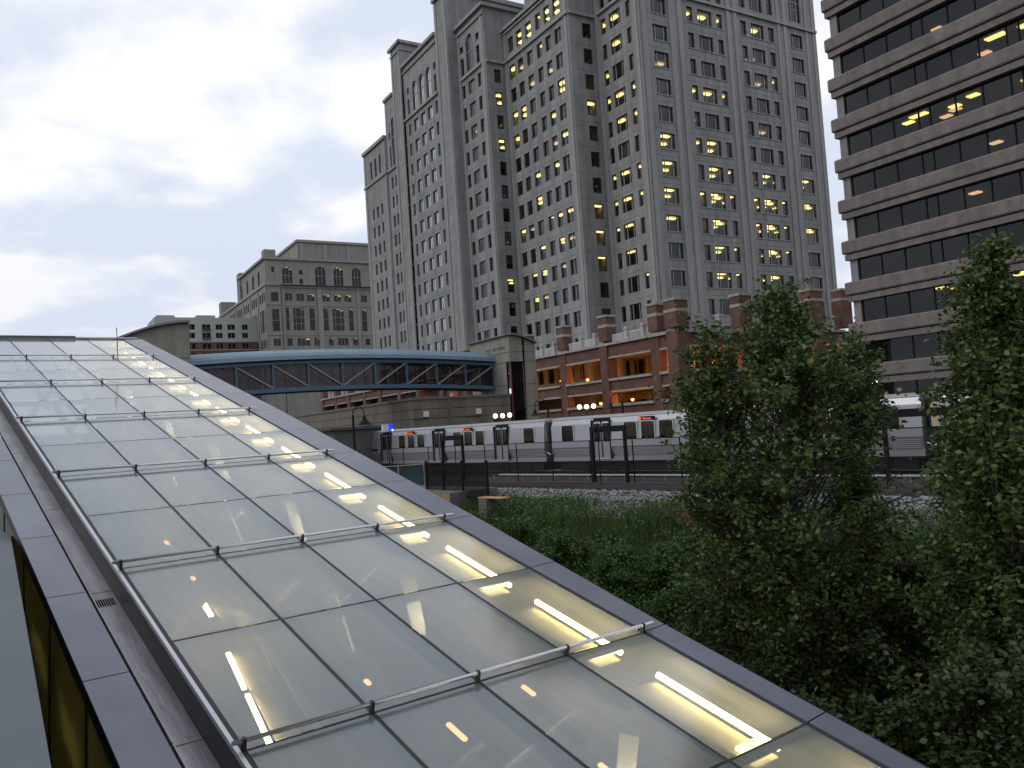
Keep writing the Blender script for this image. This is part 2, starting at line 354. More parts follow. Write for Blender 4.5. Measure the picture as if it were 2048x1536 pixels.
def window(parent, zo, o, u, n, p, mull=(), lit=0, blind=0, stuff=None, pane=None):
    """o,u,n as in facade; lit: 0 none, 1.. lamps"""
    a, b, c, d = p[:4]; wd, h = b-a, d-c
    x, y = o[0]+u[0]*a, o[1]+u[1]*a
    m = Matrix(((u[0], n[0], 0, x), (u[1], n[1], 0, y), (0, 0, 1, c-zo), (0, 0, 0, 1)))
    fme, pme = win_meshes(wd, h, mull, len(p) > 4 and bool(p[4]), pane)
    if stuff is not None:
        for mesh, key in ((fme, 0), (pme, 1)):
            B = stuff[key]; off = len(B.v)
            B.v += [tuple(m @ v.co) for v in mesh.vertices]; B.f += [tuple(i+off for i in q.vertices) for q in mesh.polygons]; B.m += [q.material_index for q in mesh.polygons]
        holder = None
    else:
        holder = link('window', fme, parent, mtx=m); link('pane', pme, holder)
    if lit:
        ls = []
        if lit == 1: ls = [(wd*.5, 2.2)]
        elif lit == 2: ls = [(wd*.45, 1.6), (wd*.6, 4.4)]
        elif lit == 3: ls = [(wd*random.uniform(.3, .8), 3.6)]
        elif lit == 4: ls = [(wd*.3, 1.4), (wd*.75, 2.6), (wd*.5, 4.6)]
        for lx, ly in ls:
            if u[0] > .5: lx += .62*ly
            else: ly = .55*ly+.4; lx += 1.25*ly
            L_ = min(1.5, wd*.75); me = lamp_mesh(round(L_, 1), m_lampP if lit == 3 else m_lampY)
            if holder: link('ceiling_lamp', me, holder, loc=(lx, ly, h+.16))
            else:
                B = stuff[2]; off = len(B.v); mm = m @ Matrix.Translation((lx, ly, h+.16))
                B.v += [tuple(mm @ v.co) for v in me.vertices]; B.f += [tuple(i+off for i in q.vertices) for q in me.polygons]; B.m += [0]*len(me.polygons)
    if blind and holder:
        hh = h*blind; link('blind', blind_mesh(wd, round(hh, 1)), holder, loc=(0, 0, h-round(hh, 1)-.05))
    return holder

G = math.radians
dirv = lambda az: Vector((math.sin(G(az)), math.cos(G(az)), 0))
A_, T_ = dirv(-30.4), dirv(-41.4)
B_ = Vector((A_.y, -A_.x, 0)); N_ = Vector((T_.y, -T_.x, 0))
ANG_B, ANG_T = 30.4, 41.4      # z rotation of a frame whose y axis runs along A_ / T_

# ------------------------------------------------------------------ terrain
def ground_z(n):
    # height (relative to the eye) across the track direction
    pts = [(-400, -10.5), (8, -9.6), (16, -8.4), (22, -6.4), (26.3, -4.35), (27.6, -3.9), (29.2, -3.42), (48, -3.42), (52, -3.2), (1500, -3.2)]
    for (a, b), (c, d) in zip(pts, pts[1:]):
        if n <= c: return b+(d-b)*max(0, (n-a))/(c-a)
    return pts[-1][1]
def gz(n, s):
    z = ground_z(n)
    if 2 < n < 27: z += .35*math.sin(n*.9+s*.35)*math.sin(s*.21+1)*min(1, (27-n)/4)
    return z
def sheet(ns, ss, dz=0):
    b = MB(); W_ = len(ss)
    for n in ns:
        for s in ss: p = N_*n+T_*s; b.v.append((p.x, p.y, ZC+gz(n, s)+dz))
    for i in range(len(ns)-1):
        for j in range(len(ss)-1): b.f.append((i*W_+j, (i+1)*W_+j, (i+1)*W_+j+1, i*W_+j+1)); b.m.append(0)
    return b
ns = [-1500, -400, -60, -20, 0, 2]+[3+i for i in range(0, 24)]+[26.3, 27, 27.6, 28.4, 29.2, 31, 40, 48, 52, 200, 1500]
ns = sorted(set(ns)); ss = [-1500, -300, -100, -60]+[i*2 for i in range(-20, 61)]+[160, 300, 800, 1500]
tag(sheet(ns, ss).build('ground', m_soil, smooth=True), kind='structure')
tag(sheet([26.6, 27, 27.6, 28.4, 29.4], [i*4 for i in range(-20, 60)], .02).build('ballast_bed', m_bal), kind='structure')
tag(sheet([29.4, 31, 36, 41, 46], [i*4 for i in range(-20, 60)], .024).build('track_bed', mat('dark_ballast', (.06, .056, .052), .9, var=.5, scale=7, bump=1, bscale=12)), kind='structure')  # darker ballast between the tracks
p = MB(); p.poly([tuple((N_*a+T_*s)+Vector((0, 0, ZC-3.17))) for a, s in ((52.5, -120), (52.5, 150), (76, 150), (76, -120))]); tag(p.build('street', m_asph), kind='structure')
# loose ballast stones on the shoulder: many small lumps
b = MB()
for i in range(9000):
    n = 26.8+2.9*random.random()**.8; s = random.uniform(2, 48); q = N_*n+T_*s; z = ZC+gz(n, s)+.02; r_ = random.uniform(.035, .085)
    k = len(b.v); an = random.random()*6.28
    for t in range(4): b.v.append((q.x+r_*math.cos(an+t*1.57)*random.uniform(.7, 1.3), q.y+r_*math.sin(an+t*1.57)*random.uniform(.7, 1.3), z+random.uniform(-.02, .03)))
    b.v.append((q.x+random.uniform(-.02, .02), q.y, z+r_*random.uniform(.6, 1.1)))
    for t in range(4): b.f.append((k+t, k+(t+1) % 4, k+4)); b.m.append(random.choice((0, 0, 1)))
tag(b.build('ballast_stones', [mat('stone_grey', (.25, .255, .27), .85), mat('stone_dark', (.13, .13, .13), .85)]), kind='stuff')

# ------------------------------------------------------------------ tracks
def trk(n, nm):
    for d in (-.72, .72):
        b = MB(); p0 = N_*(n+d)+T_*-70; p1 = N_*(n+d)+T_*150
        b.beam((p0.x, p0.y, ZC-3.28), (p1.x, p1.y, ZC-3.28), .07, .15); tag(b.build('rail', m_rust), kind='structure')
    b = MB()
    for i in range(260):
        s = -40+i*.62; q = N_*n+T_*s; a, c = q-N_*1.25, q+N_*1.25
        b.beam((a.x, a.y, ZC-3.42), (c.x, c.y, ZC-3.42), .24, .16)
    tag(b.build('railway_ties', m_tie), kind='structure')
trk(30.7, 'near'); trk(37.7, 'far')
b = MB(); p0 = N_*34.6+T_*-60; p1 = N_*34.6+T_*41; b.beam((p0.x, p0.y, ZC-3.10), (p1.x, p1.y, ZC-3.10), .26, .06)
tr = root('third_rail', (*(N_*34.6+T_*20)[:2], ZC-3.42), 0, 'long white-topped third rail cover on short brackets beside the near track', 'third rail')
def local(o, rt_, zo=None): o.parent = rt_; o.matrix_parent_inverse = rt_.matrix_basis.inverted(); return o
local(b.build('cover_board', mat('cover_board', (.5, .5, .5), .7)), tr)
bm_ = MB()
for i in range(70):
    s = -55+i*1.4; q = N_*34.6+T_*s; bm_.beam((q.x, q.y, ZC-3.42), (q.x, q.y, ZC-3.12), .06)
br = local(bm_.build('bracket', mat('bracket_grey', (.3, .3, .3), .7)), tr); br['kind'] = 'stuff'

# ------------------------------------------------------------------ concrete office tower
FP = 4.03
def tower():
    P = Vector((21.66, 116.6, 0)); zb = -3.4
    t = root('office_tower', (P.x, P.y, ZC+zb), ANG_B, 'tallest pale concrete office tower with stepped corner bays and many punched windows', 'office tower')
    W = MB(); stuff = [MB(), MB(), MB()]
    KS = list(range(-10, 6))
    rows = [(40.9+FP*k-2.35, 40.9+FP*k) for k in KS]
    XA, NA = (0, 1), (1, 0)            # faces that look to -x, u runs along +y
    XB, NB = (1, 0), (0, 1)            # faces that look to -y, u runs along +x
    def face(o, u, n, L, top, cols, kmax, lit, style, st=None, extra=(), kmin=-10):
        ops = []; info = []
        for ci, (a, b_) in enumerate(cols):
            for k in KS:
                if k > kmax or k < kmin: continue
                z1 = 40.9+FP*k; op = (a, b_, z1-2.35, z1); ops.append(op); info.append((op, ci, k))
        for e in extra: ops.append(e[0])
        facade(W, o, u, n, L, zb, top, ops)
        for op, ci, k in info:
            wd = op[1]-op[0]; mu = (.22, .78) if wd > 2.3 else ((.5,) if wd > 1.9 else ())
            l = lit(ci, k); bl = 0
            if not l and random.random() < .28: bl = random.choice((.35, .6, .95))
            window(t, zb, o, u, n, op, mu, l, bl, st)
        for e in extra: window(t, zb, o, u, n, e[0], e[1], e[2], 0, st)
    # front face, bays A-D
    LF = {0: {3: 3, 0: 2, -1: 2, -2: 2, -3: 1}, 1: {5: 1, 2: 1, 1: 3, 0: 1, -2: 2, -5: 0}, 2: {5: 1, 2: 1, 0: 2, -1: 2, -2: 4, -3: 4, -4: 2, -5: 2}, 3: {5: 1, 2: 1, -1: 1, -2: 2, -4: 1, -5: 2},
          4: {2: 3, -1: 3, -2: 2, -3: 2}, 5: {5: 1, 4: 3, 3: 3, 1: 3, -1: 2, -2: 4, -3: 4, -4: 4, -5: 4}, 6: {3: 1, -1: 3, -2: 2, -3: 2, -4: 2}, 7: {-1: 2, -2: 4, -3: 4, 1: 3}}
    cols = [(2.4, 5.2), (9.3, 10.5), (11.5, 14.4), (15.4, 16.6), (20.5, 21.8), (22.8, 25.7), (26.7, 28.0), (31.9, 34.7)]
    tall = [((20.5, 21.8, 63.2, 69), (-.5,), 0), ((22.8, 25.7, 63.2, 70.5), (.25, .75, -.4), 0), ((26.7, 28, 63.2, 69), (-.5,), 0), ((31.9, 34.7, 63.2, 70), (.25, .75, -.5), 0)]
    up2 = [((a, b_, 40.9+FP*6-2.35+FP*j, 40.9+FP*6+FP*j), ((.22, .78) if b_-a > 2.3 else ()), 0) for j in range(0, 3) for a, b_ in cols[:4]]
    face((0, 0), XB, NB, 38, 84, cols, 5, lambda c, k: LF[c].get(k, 0), 0, None, tall+up2, kmin=-9)
    # section 6 on the left flank
    L6 = {0: [3, 1, 0, 0, 0, 1, 1, 1, 1, 0, 0, 0, 0, 1, 0, 0], }
    l6 = lambda c, k: (1 if ((c == 2 and k in (3, 2, 5, -1, -2, -3)) or (c == 1 and k in (4, 2, 1, 5, -1, -2, -4, -3)) or (c == 0 and k in (2, 1, -1, -2, -5))) else 0)
    face((0, 0), XA, NA, 10.5, 84, [(1.9, 2.9), (4.2, 6.9), (7.8, 8.9)], 5, l6, 0, None, [((a, b_, 62.7+FP*j, 65.0+FP*j), (), 0) for j in range(0, 4) for a, b_ in ((1.9, 2.9), (4.2, 6.9), (7.8, 8.9))], kmin=-9)
    # return 5/6
    face((-4.9, 10.5), XB, NB, 4.9, 84, [(2.5, 4.2)], 5, lambda c, k: 2 if k in (2, -2, -3, -4) else (3 if k in (1, 0, -1) else 0), 0, None, (), kmin=-8)
    # section 5
    c5 = [(12.6, 14.5), (15.5, 17.1), (18.1, 19.7), (21, 22.8), (24, 25.7), (26.7, 28.5)]
    c5 = [(a-10.5, b_-10.5) for a, b_ in c5]
    l5 = lambda c, k: (random.choice((1, 2, 3)) if random.random() < (.62 if c in (3, 4, 5) or k in (-2, -3, -4, 0) else .3) and k > -6 else 0)
    face((-4.9, 10.5), XA, NA, 19.5, 68, c5, 5, l5, 0, None, [((a, b_, 63.3, 65.9), (), random.choice((0, 2))) for a, b_ in c5], kmin=-8)
    # return 4/5
    face((-8.6, 30), XB, NB, 3.7, 72.3, [(1.55, 2.9)], 5, lambda c, k: 2 if k in (2, 4) or k == -4 else 0, 0, None, (), kmin=-7)
    # section 4
    face((-8.6, 30), XA, NA, 10, 72.3, [(1.9, 3.1), (4.3, 6.7), (7.8, 9.0)], 5, lambda c, k: 3 if (c, k) in ((1, 3), (2, -3)) else 0, 0, None,
         [((4.2, 6.8, 62.9, 69.3, 1), (.25, .75, -.55), 0), ((1.9, 3.1, 62.9, 66), (), 0), ((7.8, 9, 62.9, 66), (), 0), ((1.9, 3.1, 67, 68.2), (), 0), ((7.8, 9, 67, 68.2), (), 0)], kmin=-7)
    facade(W, (-10.4, 40), XB, NB, 1.8, zb, 80, [])
    facade(W, (-10.4, 40), XA, NA, 5, zb, 80, [])
    # section 3
    c3 = [(45.6, 46.6), (48, 50), (51.2, 53.2), (54.5, 56.5), (58.1, 59.1)]; c3 = [(a-45, b_-45) for a, b_ in c3]
    face((-10.4, 45), XA, NA, 15.5, 73.6, c3, 5, lambda c, k: {5: (0, 1, 2, 3, 0), -8: (0, 3, 3, 0, 0)}.get(k, (0,)*5)[c], 0, stuff,
         [((c3[i][0], c3[i][1], 62.9, 68.6, 1), (.5, -.55), 0) for i in (1, 2, 3)]+[((c3[i][0], c3[i][1], z0, z1), (), 0) for i in (0, 4) for z0, z1 in ((62.9, 66), (67, 68.3))], kmin=-7)
    facade(W, (-10.8, 60.5), XA, NA, 4.8, zb, 78.9, [])
    facade(W, (-10.8, 60.5), XB, NB, 25, 73.6, 78.9, [])
    c2 = [(.4, 1.2), (2.1, 3.2)]
    face((-10.8, 65.3), XA, NA, 4.7, 70, c2, 3, lambda c, k: 3 if (c, k) == (0, 2) else 0, 0, stuff, [((.3, 1.9, 55.2, 65, 1), (.5, -.6), 0), ((2.4, 3.2, 55.2, 59.5), (), 0), ((2.4, 3.2, 61, 62.4), (), 0)], kmin=-6)
    c1 = [(3.1, 4.2), (5.6, 6.8), (8.2, 9.3)]
    face((-11.1, 70), XA, NA, 13, 62.6, c1, 2, lambda c, k: 3 if (c, k) in ((1, 2), (0, -6)) else 0, 0, stuff, [((a, b_, 55.6, 59.6, 1), (), 0) for a, b_ in c1], kmin=-6)
    # hidden backs, roofs
    def vol(x0, x1, y0, y1, z1, sides='xy'):
        W.quad((x0, y0, z1), (x1, y0, z1), (x1, y1, z1), (x0, y1, z1))
        W.quad((x0, y1, zb), (x1, y1, zb), (x1, y1, z1), (x0, y1, z1)); W.quad((x1, y0, zb), (x1, y1, zb), (x1, y1, z1), (x1, y0, z1))
    vol(0, 38, 0, 30, 84); W.quad((0, 10.5, zb+60), (0, 30, zb+60), (0, 30, 84), (0, 10.5, 84))
    vol(-4.9, 0, 10.5, 30, 68); vol(-8.6, 30, 30, 40, 72.3); vol(-10.4, 20, 40, 45, 80); vol(-10.4, 20, 45, 60.5, 73.6); vol(-10.8, 14, 60.5, 65.3, 78.9); vol(-10.8, 14, 65.3, 70, 70); vol(-11.1, 14, 70, 83, 62.6)
    W.quad((-11.1, 70, zb), (-10.8, 70, zb), (-10.8, 70, 62.6), (-11.1, 70, 62.6)); W.quad((-10.8, 65.3, 70), (14, 65.3, 70), (14, 65.3, 78.9), (-10.8, 65.3, 78.9))
    W.quad((-10.4, 45, 73.6), (20, 45, 73.6), (20, 45, 80), (-10.4, 45, 80)); W.quad((-8.6, 40, 72.3), (20, 40, 72.3), (20, 40, 80), (-8.6, 40, 80)); W.quad((-4.9, 30, 68), (30, 30, 68), (30, 30, 72.3), (-4.9, 30, 72.3))
    W.build('wall', m_conc, t, zb)
    ws = stuff[0].build('windows', [m_frame, m_mull], t, kind='stuff'); stuff[1].build('panes', m_pane, t, kind='stuff')
    if stuff[2].v: stuff[2].build('ceiling_lamps', m_lampP, t, kind='stuff')
    # floors (ceilings seen through the glass) and a dark core
    fl = MB()
    for k in range(-10, 12):
        z = 40.9+FP*k+.32
        for x0, x1, y0, y1 in ((.4, 37.5, .4, 10.9), (-4.5, 37.5, 10.9, 30.4), (-8.2, 30, 30.4, 40.4), (-10, 14, 40.4, 60.4), (-10.4, 14, 60.4, 69.8)):
            if z > 62 and y0 > 10: continue
            if z > 66 and y0 > 30: continue
            fl.box(x0, x1, y0, y1, z, z+.3)
    fl.build('floor_slab', m_ceil, t, zb)
    c = MB(); c.box(7, 31, 7.5, 11, zb, 83); c.box(3, 31, 11, 37, zb, 67); c.box(-3, 12, 37.2, 68, zb, 61)
    for x in (7.2, 18.8, 30): c.box(x, x+.15, .45, 7.4, zb, 83)
    for y in (10.9+9.2,): c.box(-4.4, 2.9, y, y+.15, zb, 66)
    c.build('interior_core', m_dark, t, zb)
    # pilasters, string courses, cornices: each proud of the wall
    for x0, x1 in ((.35, 1.2), (5.6, 6.5), (7.3, 8.2), (17.4, 18.1), (18.9, 19.6), (28.7, 29.4), (30.2, 30.9), (35.4, 36.0), (37.1, 37.98)):
        MB().box(x0, x1, -.16, -.003, zb, 83).build('pilaster', m_conc2, t, zb)
    for y0, y1, x in ((.35, 1.0, 0), (9.4, 10.3, 0), (10.9, 11.7, -4.9), (28.9, 29.8, -4.9), (30.4, 31.2, -8.6), (39, 39.9, -8.6), (40.3, 41, -10.4), (44, 44.8, -10.4), (60.7, 61.3, -10.8), (64.4, 65.1, -10.8), (81.8, 82.8, -11.1), (70.2, 70.9, -11.1)):
        top = {0: 83, -4.9: 67, -8.6: 71, -10.4: 79 if y0 < 45 else 73, -10.8: 78, -11.1: 61.5}[x]
        MB().box(x-.14, x-.003, y0, y1, zb, top).build('pilaster', m_conc2, t, zb)
    def course(z, h, pr, segs, nm='string_course'):
        for kind, a, b_, c_ in segs:
            if kind == 'x': MB().box(c_-pr, c_-.002, a, b_, z, z+h).build(nm, m_conc2, t, zb)
            else: MB().box(a, b_, c_-pr, c_-.002, z, z+h).build(nm, m_conc2, t, zb)
    course(62.0, .45, .38, [('y', 6.5, 38, 0), ('x', 0, 9.4, 0), ('y', -4.9, 0, 10.5), ('x', 10.5, 30, -4.9), ('y', -8.6, -4.9, 30), ('x', 31.2, 39, -8.6), ('x', 45, 60.5, -10.4)])
    course(67.0, .3, .3, [('x', 10.5, 30, -4.9)], 'cornice'); course(67.5, .5, .6, [('x', 10.5, 30, -4.9), ('y', -5.5, -.3, 10.5)], 'cornice')
    course(70.4, .3, .3, [('x', 30, 40, -8.6)], 'cornice'); course(71.7, .6, .6, [('x', 30, 40, -8.6), ('y', -9.2, 10, 30)], 'cornice')
    course(71.7, .3, .3, [('x', 45, 60.5, -10.4)], 'cornice'); course(73.0, .6, .5, [('x', 45, 60.5, -10.4)], 'cornice')
    course(78.3, .6, .5, [('x', 60, 65.8, -10.8), ('y', -11.3, 6, 60.5)], 'cornice'); course(76.9, .25, .25, [('x', 60.5, 65.3, -10.8), ('y', -11, 6, 60.5)], 'cornice')
    course(78.9, .6, .5, [('x', 39.5, 45, -10.4), ('y', -10.9, 6, 40)], 'cornice')
    course(69.4, .6, .4, [('x', 65.3, 70, -10.8)], 'cornice'); course(61.9, .7, .45, [('x', 70, 83, -11.1)], 'cornice'); course(54.4, .35, .35, [('x', 65.3, 70, -10.8), ('x', 70, 83, -11.1)])
    jn = MB()       # open joints between the precast panels
    for k in range(-9, 6):
        z = 40.9+FP*k+.55
        for y0, y1, x in ((1.0, 9.4, 0), (11.7, 28.9, -4.9), (31.2, 39, -8.6), (41, 44, -10.4), (45.3, 60.2, -10.4), (61.3, 64.4, -10.8), (65.4, 69.9, -10.8), (70.9, 81.8, -11.1)):
            if z < 61: jn.box(x-.006, x+.01, y0, y1, z, z+.045)
        for a, b_ in ((1.2, 5.6), (8.2, 17.4), (19.6, 28.7), (30.9, 35.4)): jn.box(a, b_, -.006, .01, z, z+.045)
        jn.box(-4.8, -.1, 10.494, 10.51, z, z+.045); jn.box(-8.5, -5, 29.994, 30.01, z, z+.045)
    for y, x in ((3.4, 0), (7.3, 0), (15, -4.9), (17.6, -4.9), (20.3, -4.9), (23.3, -4.9), (26.2, -4.9), (33.7, -8.6), (37.2, -8.6), (47.3, -10.4), (50.6, -10.4), (53.9, -10.4), (57.3, -10.4)): jn.box(x-.006, x+.01, y, y+.035, zb, 62)
    for x in (10.98, 14.9, 22.3, 26.2): jn.box(x, x+.035, -.006, .01, zb, 62)
    jn.build('panel_joints', mat('joint_grey', (.10, .10, .10), .9), t, zb, kind='stuff')
    for z in [40.9+FP*k-2.5 for k in range(-9, 6)]:   # sills of the front bays, one strip per bay
        for a, b_ in ((2.2, 5.4), (9.1, 16.8), (20.3, 28.2), (31.7, 34.9)): MB().box(a, b_, -.1, .02, z, z+.14).build('sill', m_conc2, t, zb)
    return t
tower()

# ------------------------------------------------------------------ brown banded office block on the right
def banded():
    P = Vector((29.83, 70.9, 0)); zb = -3.4
    t = root('office_block', (P.x, P.y, ZC+zb), -59.6, 'brown office block at the right edge with dark ribbon windows between precast bands', 'office block')
    L = 34; D = 26
    cols = [.6, 2.75, 4.9, 7.1, 8.05, 10.15, 12.25, 14.3, 15.15, 17.25, 19.35, 21.45, 22.35, 24.45, 26.55, 28.6, 29.5, 31.6, 33.7]
    lit = {5: [(8, 2), (13, 3)], 3: [(9, 3)], 2: [(16, 2), (5.2, 3.4)], -2: [(7.5, 3)], -1: [(8.8, 3.6)], 0: [(3.4, 2.2), (4.6, 4), (5.3, 1.4), (6.3, 3.2), (7.2, 2.4), (9.6, 1.6), (12.6, 2.6), (14, 3.2), (18, 2)], 1: [(12.1, 1.2), (14.2, 1.5), (8.8, 3.4), (16.5, 2)], -4: [(5.6, 1.6), (4.9, 3.4), (6.8, 2.4), (8.3, 1.4), (9.6, 1.2), (11.2, 2.2), (13, 1.3)], -5: [(10.8, 2)], -6: [(9, 3)]}
    rail = MB(); core = MB(); core.box(7, L-2, 8, D-6, zb, 62)
    gm = {}
    for k in range(-7, 11):
        zt = 23.1+3.58*k; wb = zt-1.83
        # window ribbon
        core.box(.5, L, .5, D-1, zt+.12, zt+.3)
        for i in range(len(cols)-1):
            a, b_ = cols[i], cols[i+1]
            if a > L-.5: break
            key = round(b_-a, 2)
            if key not in gm:
                g = MB(); g.quad((0, 0, 0), (key-.09, 0, 0), (key-.09, 0, 1.83+.13), (0, 0, 1.83+.13)); gm[key] = g.mesh('window_pane', m_pane2)
                g = MB(); g.box(0, .09, -.06, .08, 0, 1.83+.15); gm['m'] = g.mesh('mullion', m_black)
            link('window_pane', gm[key], t, loc=(a+.09, .25, wb-.14-zb)); link('mullion', gm['m'], t, loc=(a, .25, wb-.15-zb))
            # rooms lit deep behind the tinted glass
        for x, y in lit.get(k, ()):
            link('ceiling_lamp', lamp_mesh(1.4 if y < 1.6 else .8, m_lampY2 if y < 2.5 else m_lampP2), t, loc=(x+.55*y, y+.6, zt+.08-zb))
        MB().box(-.12, cols[0]-.02, .05, .45, wb-.3, zt+.3).build('corner_column', m_bandcol, t, zb)
        MB().box(-.12, .3, .45, D, wb-.3, zt+.3).build('end_wall', m_bandcol, t, zb)
        # ledge and spandrel in eight metre panels
        z1 = wb-.12; z0 = wb-1.02-.12-.1
        for i in range(5):
            a = -.5 if i == 0 else 7.5+7.1*(i-1); b_ = min(L, 7.5+7.1*i); 
            if a >= L: break
            g = MB(); pr = .42; n = 3
            # ledge with a rounded nose
            prof = [(.5, z1), (-pr+.12, z1), (-pr, z1-.14), (-pr, z0+.1), (-pr+.08, z0), (.5, z0)]
            for xx in (a, b_-.012):
                pass
            for (y0, za), (y1, zc) in zip(prof, prof[1:]+prof[:1]): g.quad((a, y0, za), (b_-.012, y0, za), (b_-.012, y1, zc), (a, y1, zc))
            g.poly([(a, y, z) for y, z in prof]); g.poly([(b_-.012, y, z) for y, z in prof])
            g.build('ledge_panel', m_band, t, zb)
            MB().box(a if i else -.38, b_-.012, -.24, .5, zt-3.58-.06, z0-.09).build('spandrel_panel', m_band, t, zb)
        MB().box(-.44, .4, .5, D, z0, z1).build('ledge_panel', m_band, t, zb); MB().box(-.3, .4, .5, D, zt-3.58-.06, z0-.09).build('spandrel_panel', m_band, t, zb)
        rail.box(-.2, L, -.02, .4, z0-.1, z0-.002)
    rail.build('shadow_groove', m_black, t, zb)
    core.box(0, L, .5, D, 62, 62.4); core.box(L-.3, L, .5, D, zb, 62); core.box(0, L, D-.5, D, zb, 62); core.build('interior_core', m_dark, t, zb)
m_lampY2 = emis('block_tube_light', (1, .8, .22), 5.5); m_lampP2 = emis('block_warm_light', (1, .62, .3), 3.2)
banded()

# ------------------------------------------------------------------ brick parking garage
mat_post = mat('terrace_stone', (.42, .41, .38), .8, var=.15, scale=2)
def garage():
    P = Vector((16.84, 97.73, 0)); zb = -3.2
    t = root('parking_garage', (P.x, P.y, ZC+zb), -59.6, 'red brick parking garage with pale stone ledges and orange lit open decks', 'parking garage')
    x0, x1, D = -128, 4.85, 34
    bays = [-.1-9.8*i for i in range(13, -1, -1)]           # left edge of each column
    lev = [(7.65, 9.5), (3.35, 5.0), (-.05, 1.75), (-3.2, -1.6)]
    lg = MB()
    for i, bx in enumerate(bays):
        nx = {13: 3.15}.get(i, bx+9.8)
        st = .25*((i % 2) == 0)
        cw = 1.5
        # column (brick) full height with pier on top
        MB().box(bx, bx+cw, -.18-st, .9, zb, 9.45).build('column', m_brick, t, zb)
        pt = 13.0
        pr = MB().box(bx-.1, bx+cw+.1, -.3, 1.15, 9.95, pt).build('rooftop_pier', m_brick, t, zb)
        MB().box(bx-.2, bx+cw+.2, -.4, 1.25, pt+.003, pt+.28).build('coping', m_trim, pr); MB().box(bx-.14, bx+cw+.14, -.34, 1.19, pt-1.3, pt-.95).build('stone_band', m_trim, pr)
        for o in pr.children: o.location.z = -zb
        for j, (za, zc) in enumerate(lev):
            y0 = -.02-st*.4
            MB().box(bx+cw+.002, min(nx, x1)-.002, y0, .3, za+.22, zc-.2).build('spandrel_wall', m_brick, t, zb)
            MB().box(bx+(cw-.1 if j else -.1), min(nx, x1)+(.05 if j else -.1), y0-.3-(.12 if not j else 0), .4, zc-.197, zc+.12).build('stone_ledge', m_trim, t, zb)
            MB().box(bx+cw-.05, min(nx, x1), y0-.12, .35, za, za+.217).build('stone_ledge', m_trim, t, zb)
        for dx in ((4.7, 7.9) if i != 13 else ()):   # white posts with caps along the roof terrace
            q = MB(); q.box(bx+dx, bx+dx+.55, 0, .55, 9.62, 10.95); q.box(bx+dx-.08, bx+dx+.63, -.08, .63, 10.95, 11.05); q.box(bx+dx+.05, bx+dx+.5, .05, .5, 11.05, 11.35)
            q.build('terrace_post', mat_post, t, zb)
        if -40 < bx < -1:
            for n_ in range(int((9.8-cw)/.17)):
                xx = bx+cw+.3+n_*.17
                if any(bx+d < xx < bx+d+.55 for d in (4.7, 7.9)): continue
                lg.box(xx, xx+.05, .4, .45, 9.62, 10.55)
            lg.box(bx+cw+.3, nx-.2, .38, .47, 10.55, 10.65)
    lg.build('terrace_balusters', m_white, t, zb, kind='stuff')
    # wing that turns away to the right of the corner pier
    for y0, y1, pt in ((9.6, 11.4, 13.7), (22, 24.2, 14.6), (28, 29.8, 14.8), (33, 34, 14.6)):
        MB().box(4.0, 5.08, y0, y1, zb, 9.45).build('column', m_brick, t, zb); pr = MB().box(3.6, 5.15, y0-.1, y1+.1, 9.95, pt).build('rooftop_pier', m_brick, t, zb)
        MB().box(3.5, 5.26, y0-.2, y1+.2, pt+.003-zb, pt+.28-zb).build('coping', m_trim, pr); MB().box(3.56, 5.19, y0-.14, y1+.14, pt-1.3-zb, pt-.95-zb).build('stone_band', m_trim, pr)
    for y0, y1 in ((1.302, 9.598), (11.402, 21.998), (24.202, 27.998), (29.802, 32.998)):
        for j, (za, zc) in enumerate(lev):
            MB().box(4.6, 4.92, y0, y1, za+.22, zc-.2).build('spandrel_wall', m_brick, t, zb); MB().box(4.5, 5.3, y0-.05, y1+.05, zc-.197, zc+.12).build('stone_ledge', m_trim, t, zb); MB().box(4.55, 5.12, y0, y1, za, za+.217).build('stone_ledge', m_trim, t, zb)
        y = y0+1.8
        while y < y1-1: q = MB(); q.box(4.2, 4.8, y, y+.6, 9.62, 11.2); q.box(4.1, 4.9, y-.1, y+.7, 11.2, 11.5); q.build('terrace_post', mat_post, t, zb); y += 3.3
    for y in np.arange(1.6, 33, .2): lg.box(4.6, 4.65, y, y+.05, 9.62, 10.55)
    # broad extra pier right of the narrow bay
    MB().box(3.15, 5.0, -.5, 1.3, zb, 9.4).build('column', m_brick, t, zb); MB().box(3.1, 5.05, -.55, 1.35, 9.95, 13).build('rooftop_pier', m_brick, t, zb); MB().box(3.0, 5.15, -.65, 1.45, 13.003, 13.28).build('coping', m_trim, t, zb); MB().box(3.06, 5.09, -.59, 1.39, 11.7, 12.05).build('stone_band', m_trim, t, zb)
    sl = MB(); 
    for z in (9.4, 5.6, 2.1, -1.4): sl.box(x0, x1, .35, D, z-.9 if z > 9 else z-2.0, z-.55 if z > 9 else z-1.7)
    sl.build('deck_slab', m_gceil, t, zb)
    c = MB(); c.box(x0, x1, D-.4, D, zb, 9.5); c.box(x0, x0+.4, .3, D-.5, zb, 9.4)
    for i in range(14):
        for y in (9, 20): c.box(bays[i]+1, bays[i]+1.6, y, y+.6, zb, 9)
    c.box(-128, 3, 13, 13.2, 2.6, 4.6); c.build('rear_wall', m_gceil, t, zb)
    tp = MB(); tp.quad((x0, .3, 9.45), (x1, .3, 9.45), (x1, D, 9.45), (x0, D, 9.45)); tp.build('roof_deck', m_trim, t, zb)
    # sodium lamps hanging in the decks
    bulb = MB().lathe([(0, -.22), (.16, -.16), (.23, 0), (.16, .16), (0, .22)], 10).mesh('bulb', m_sod, 0, True)
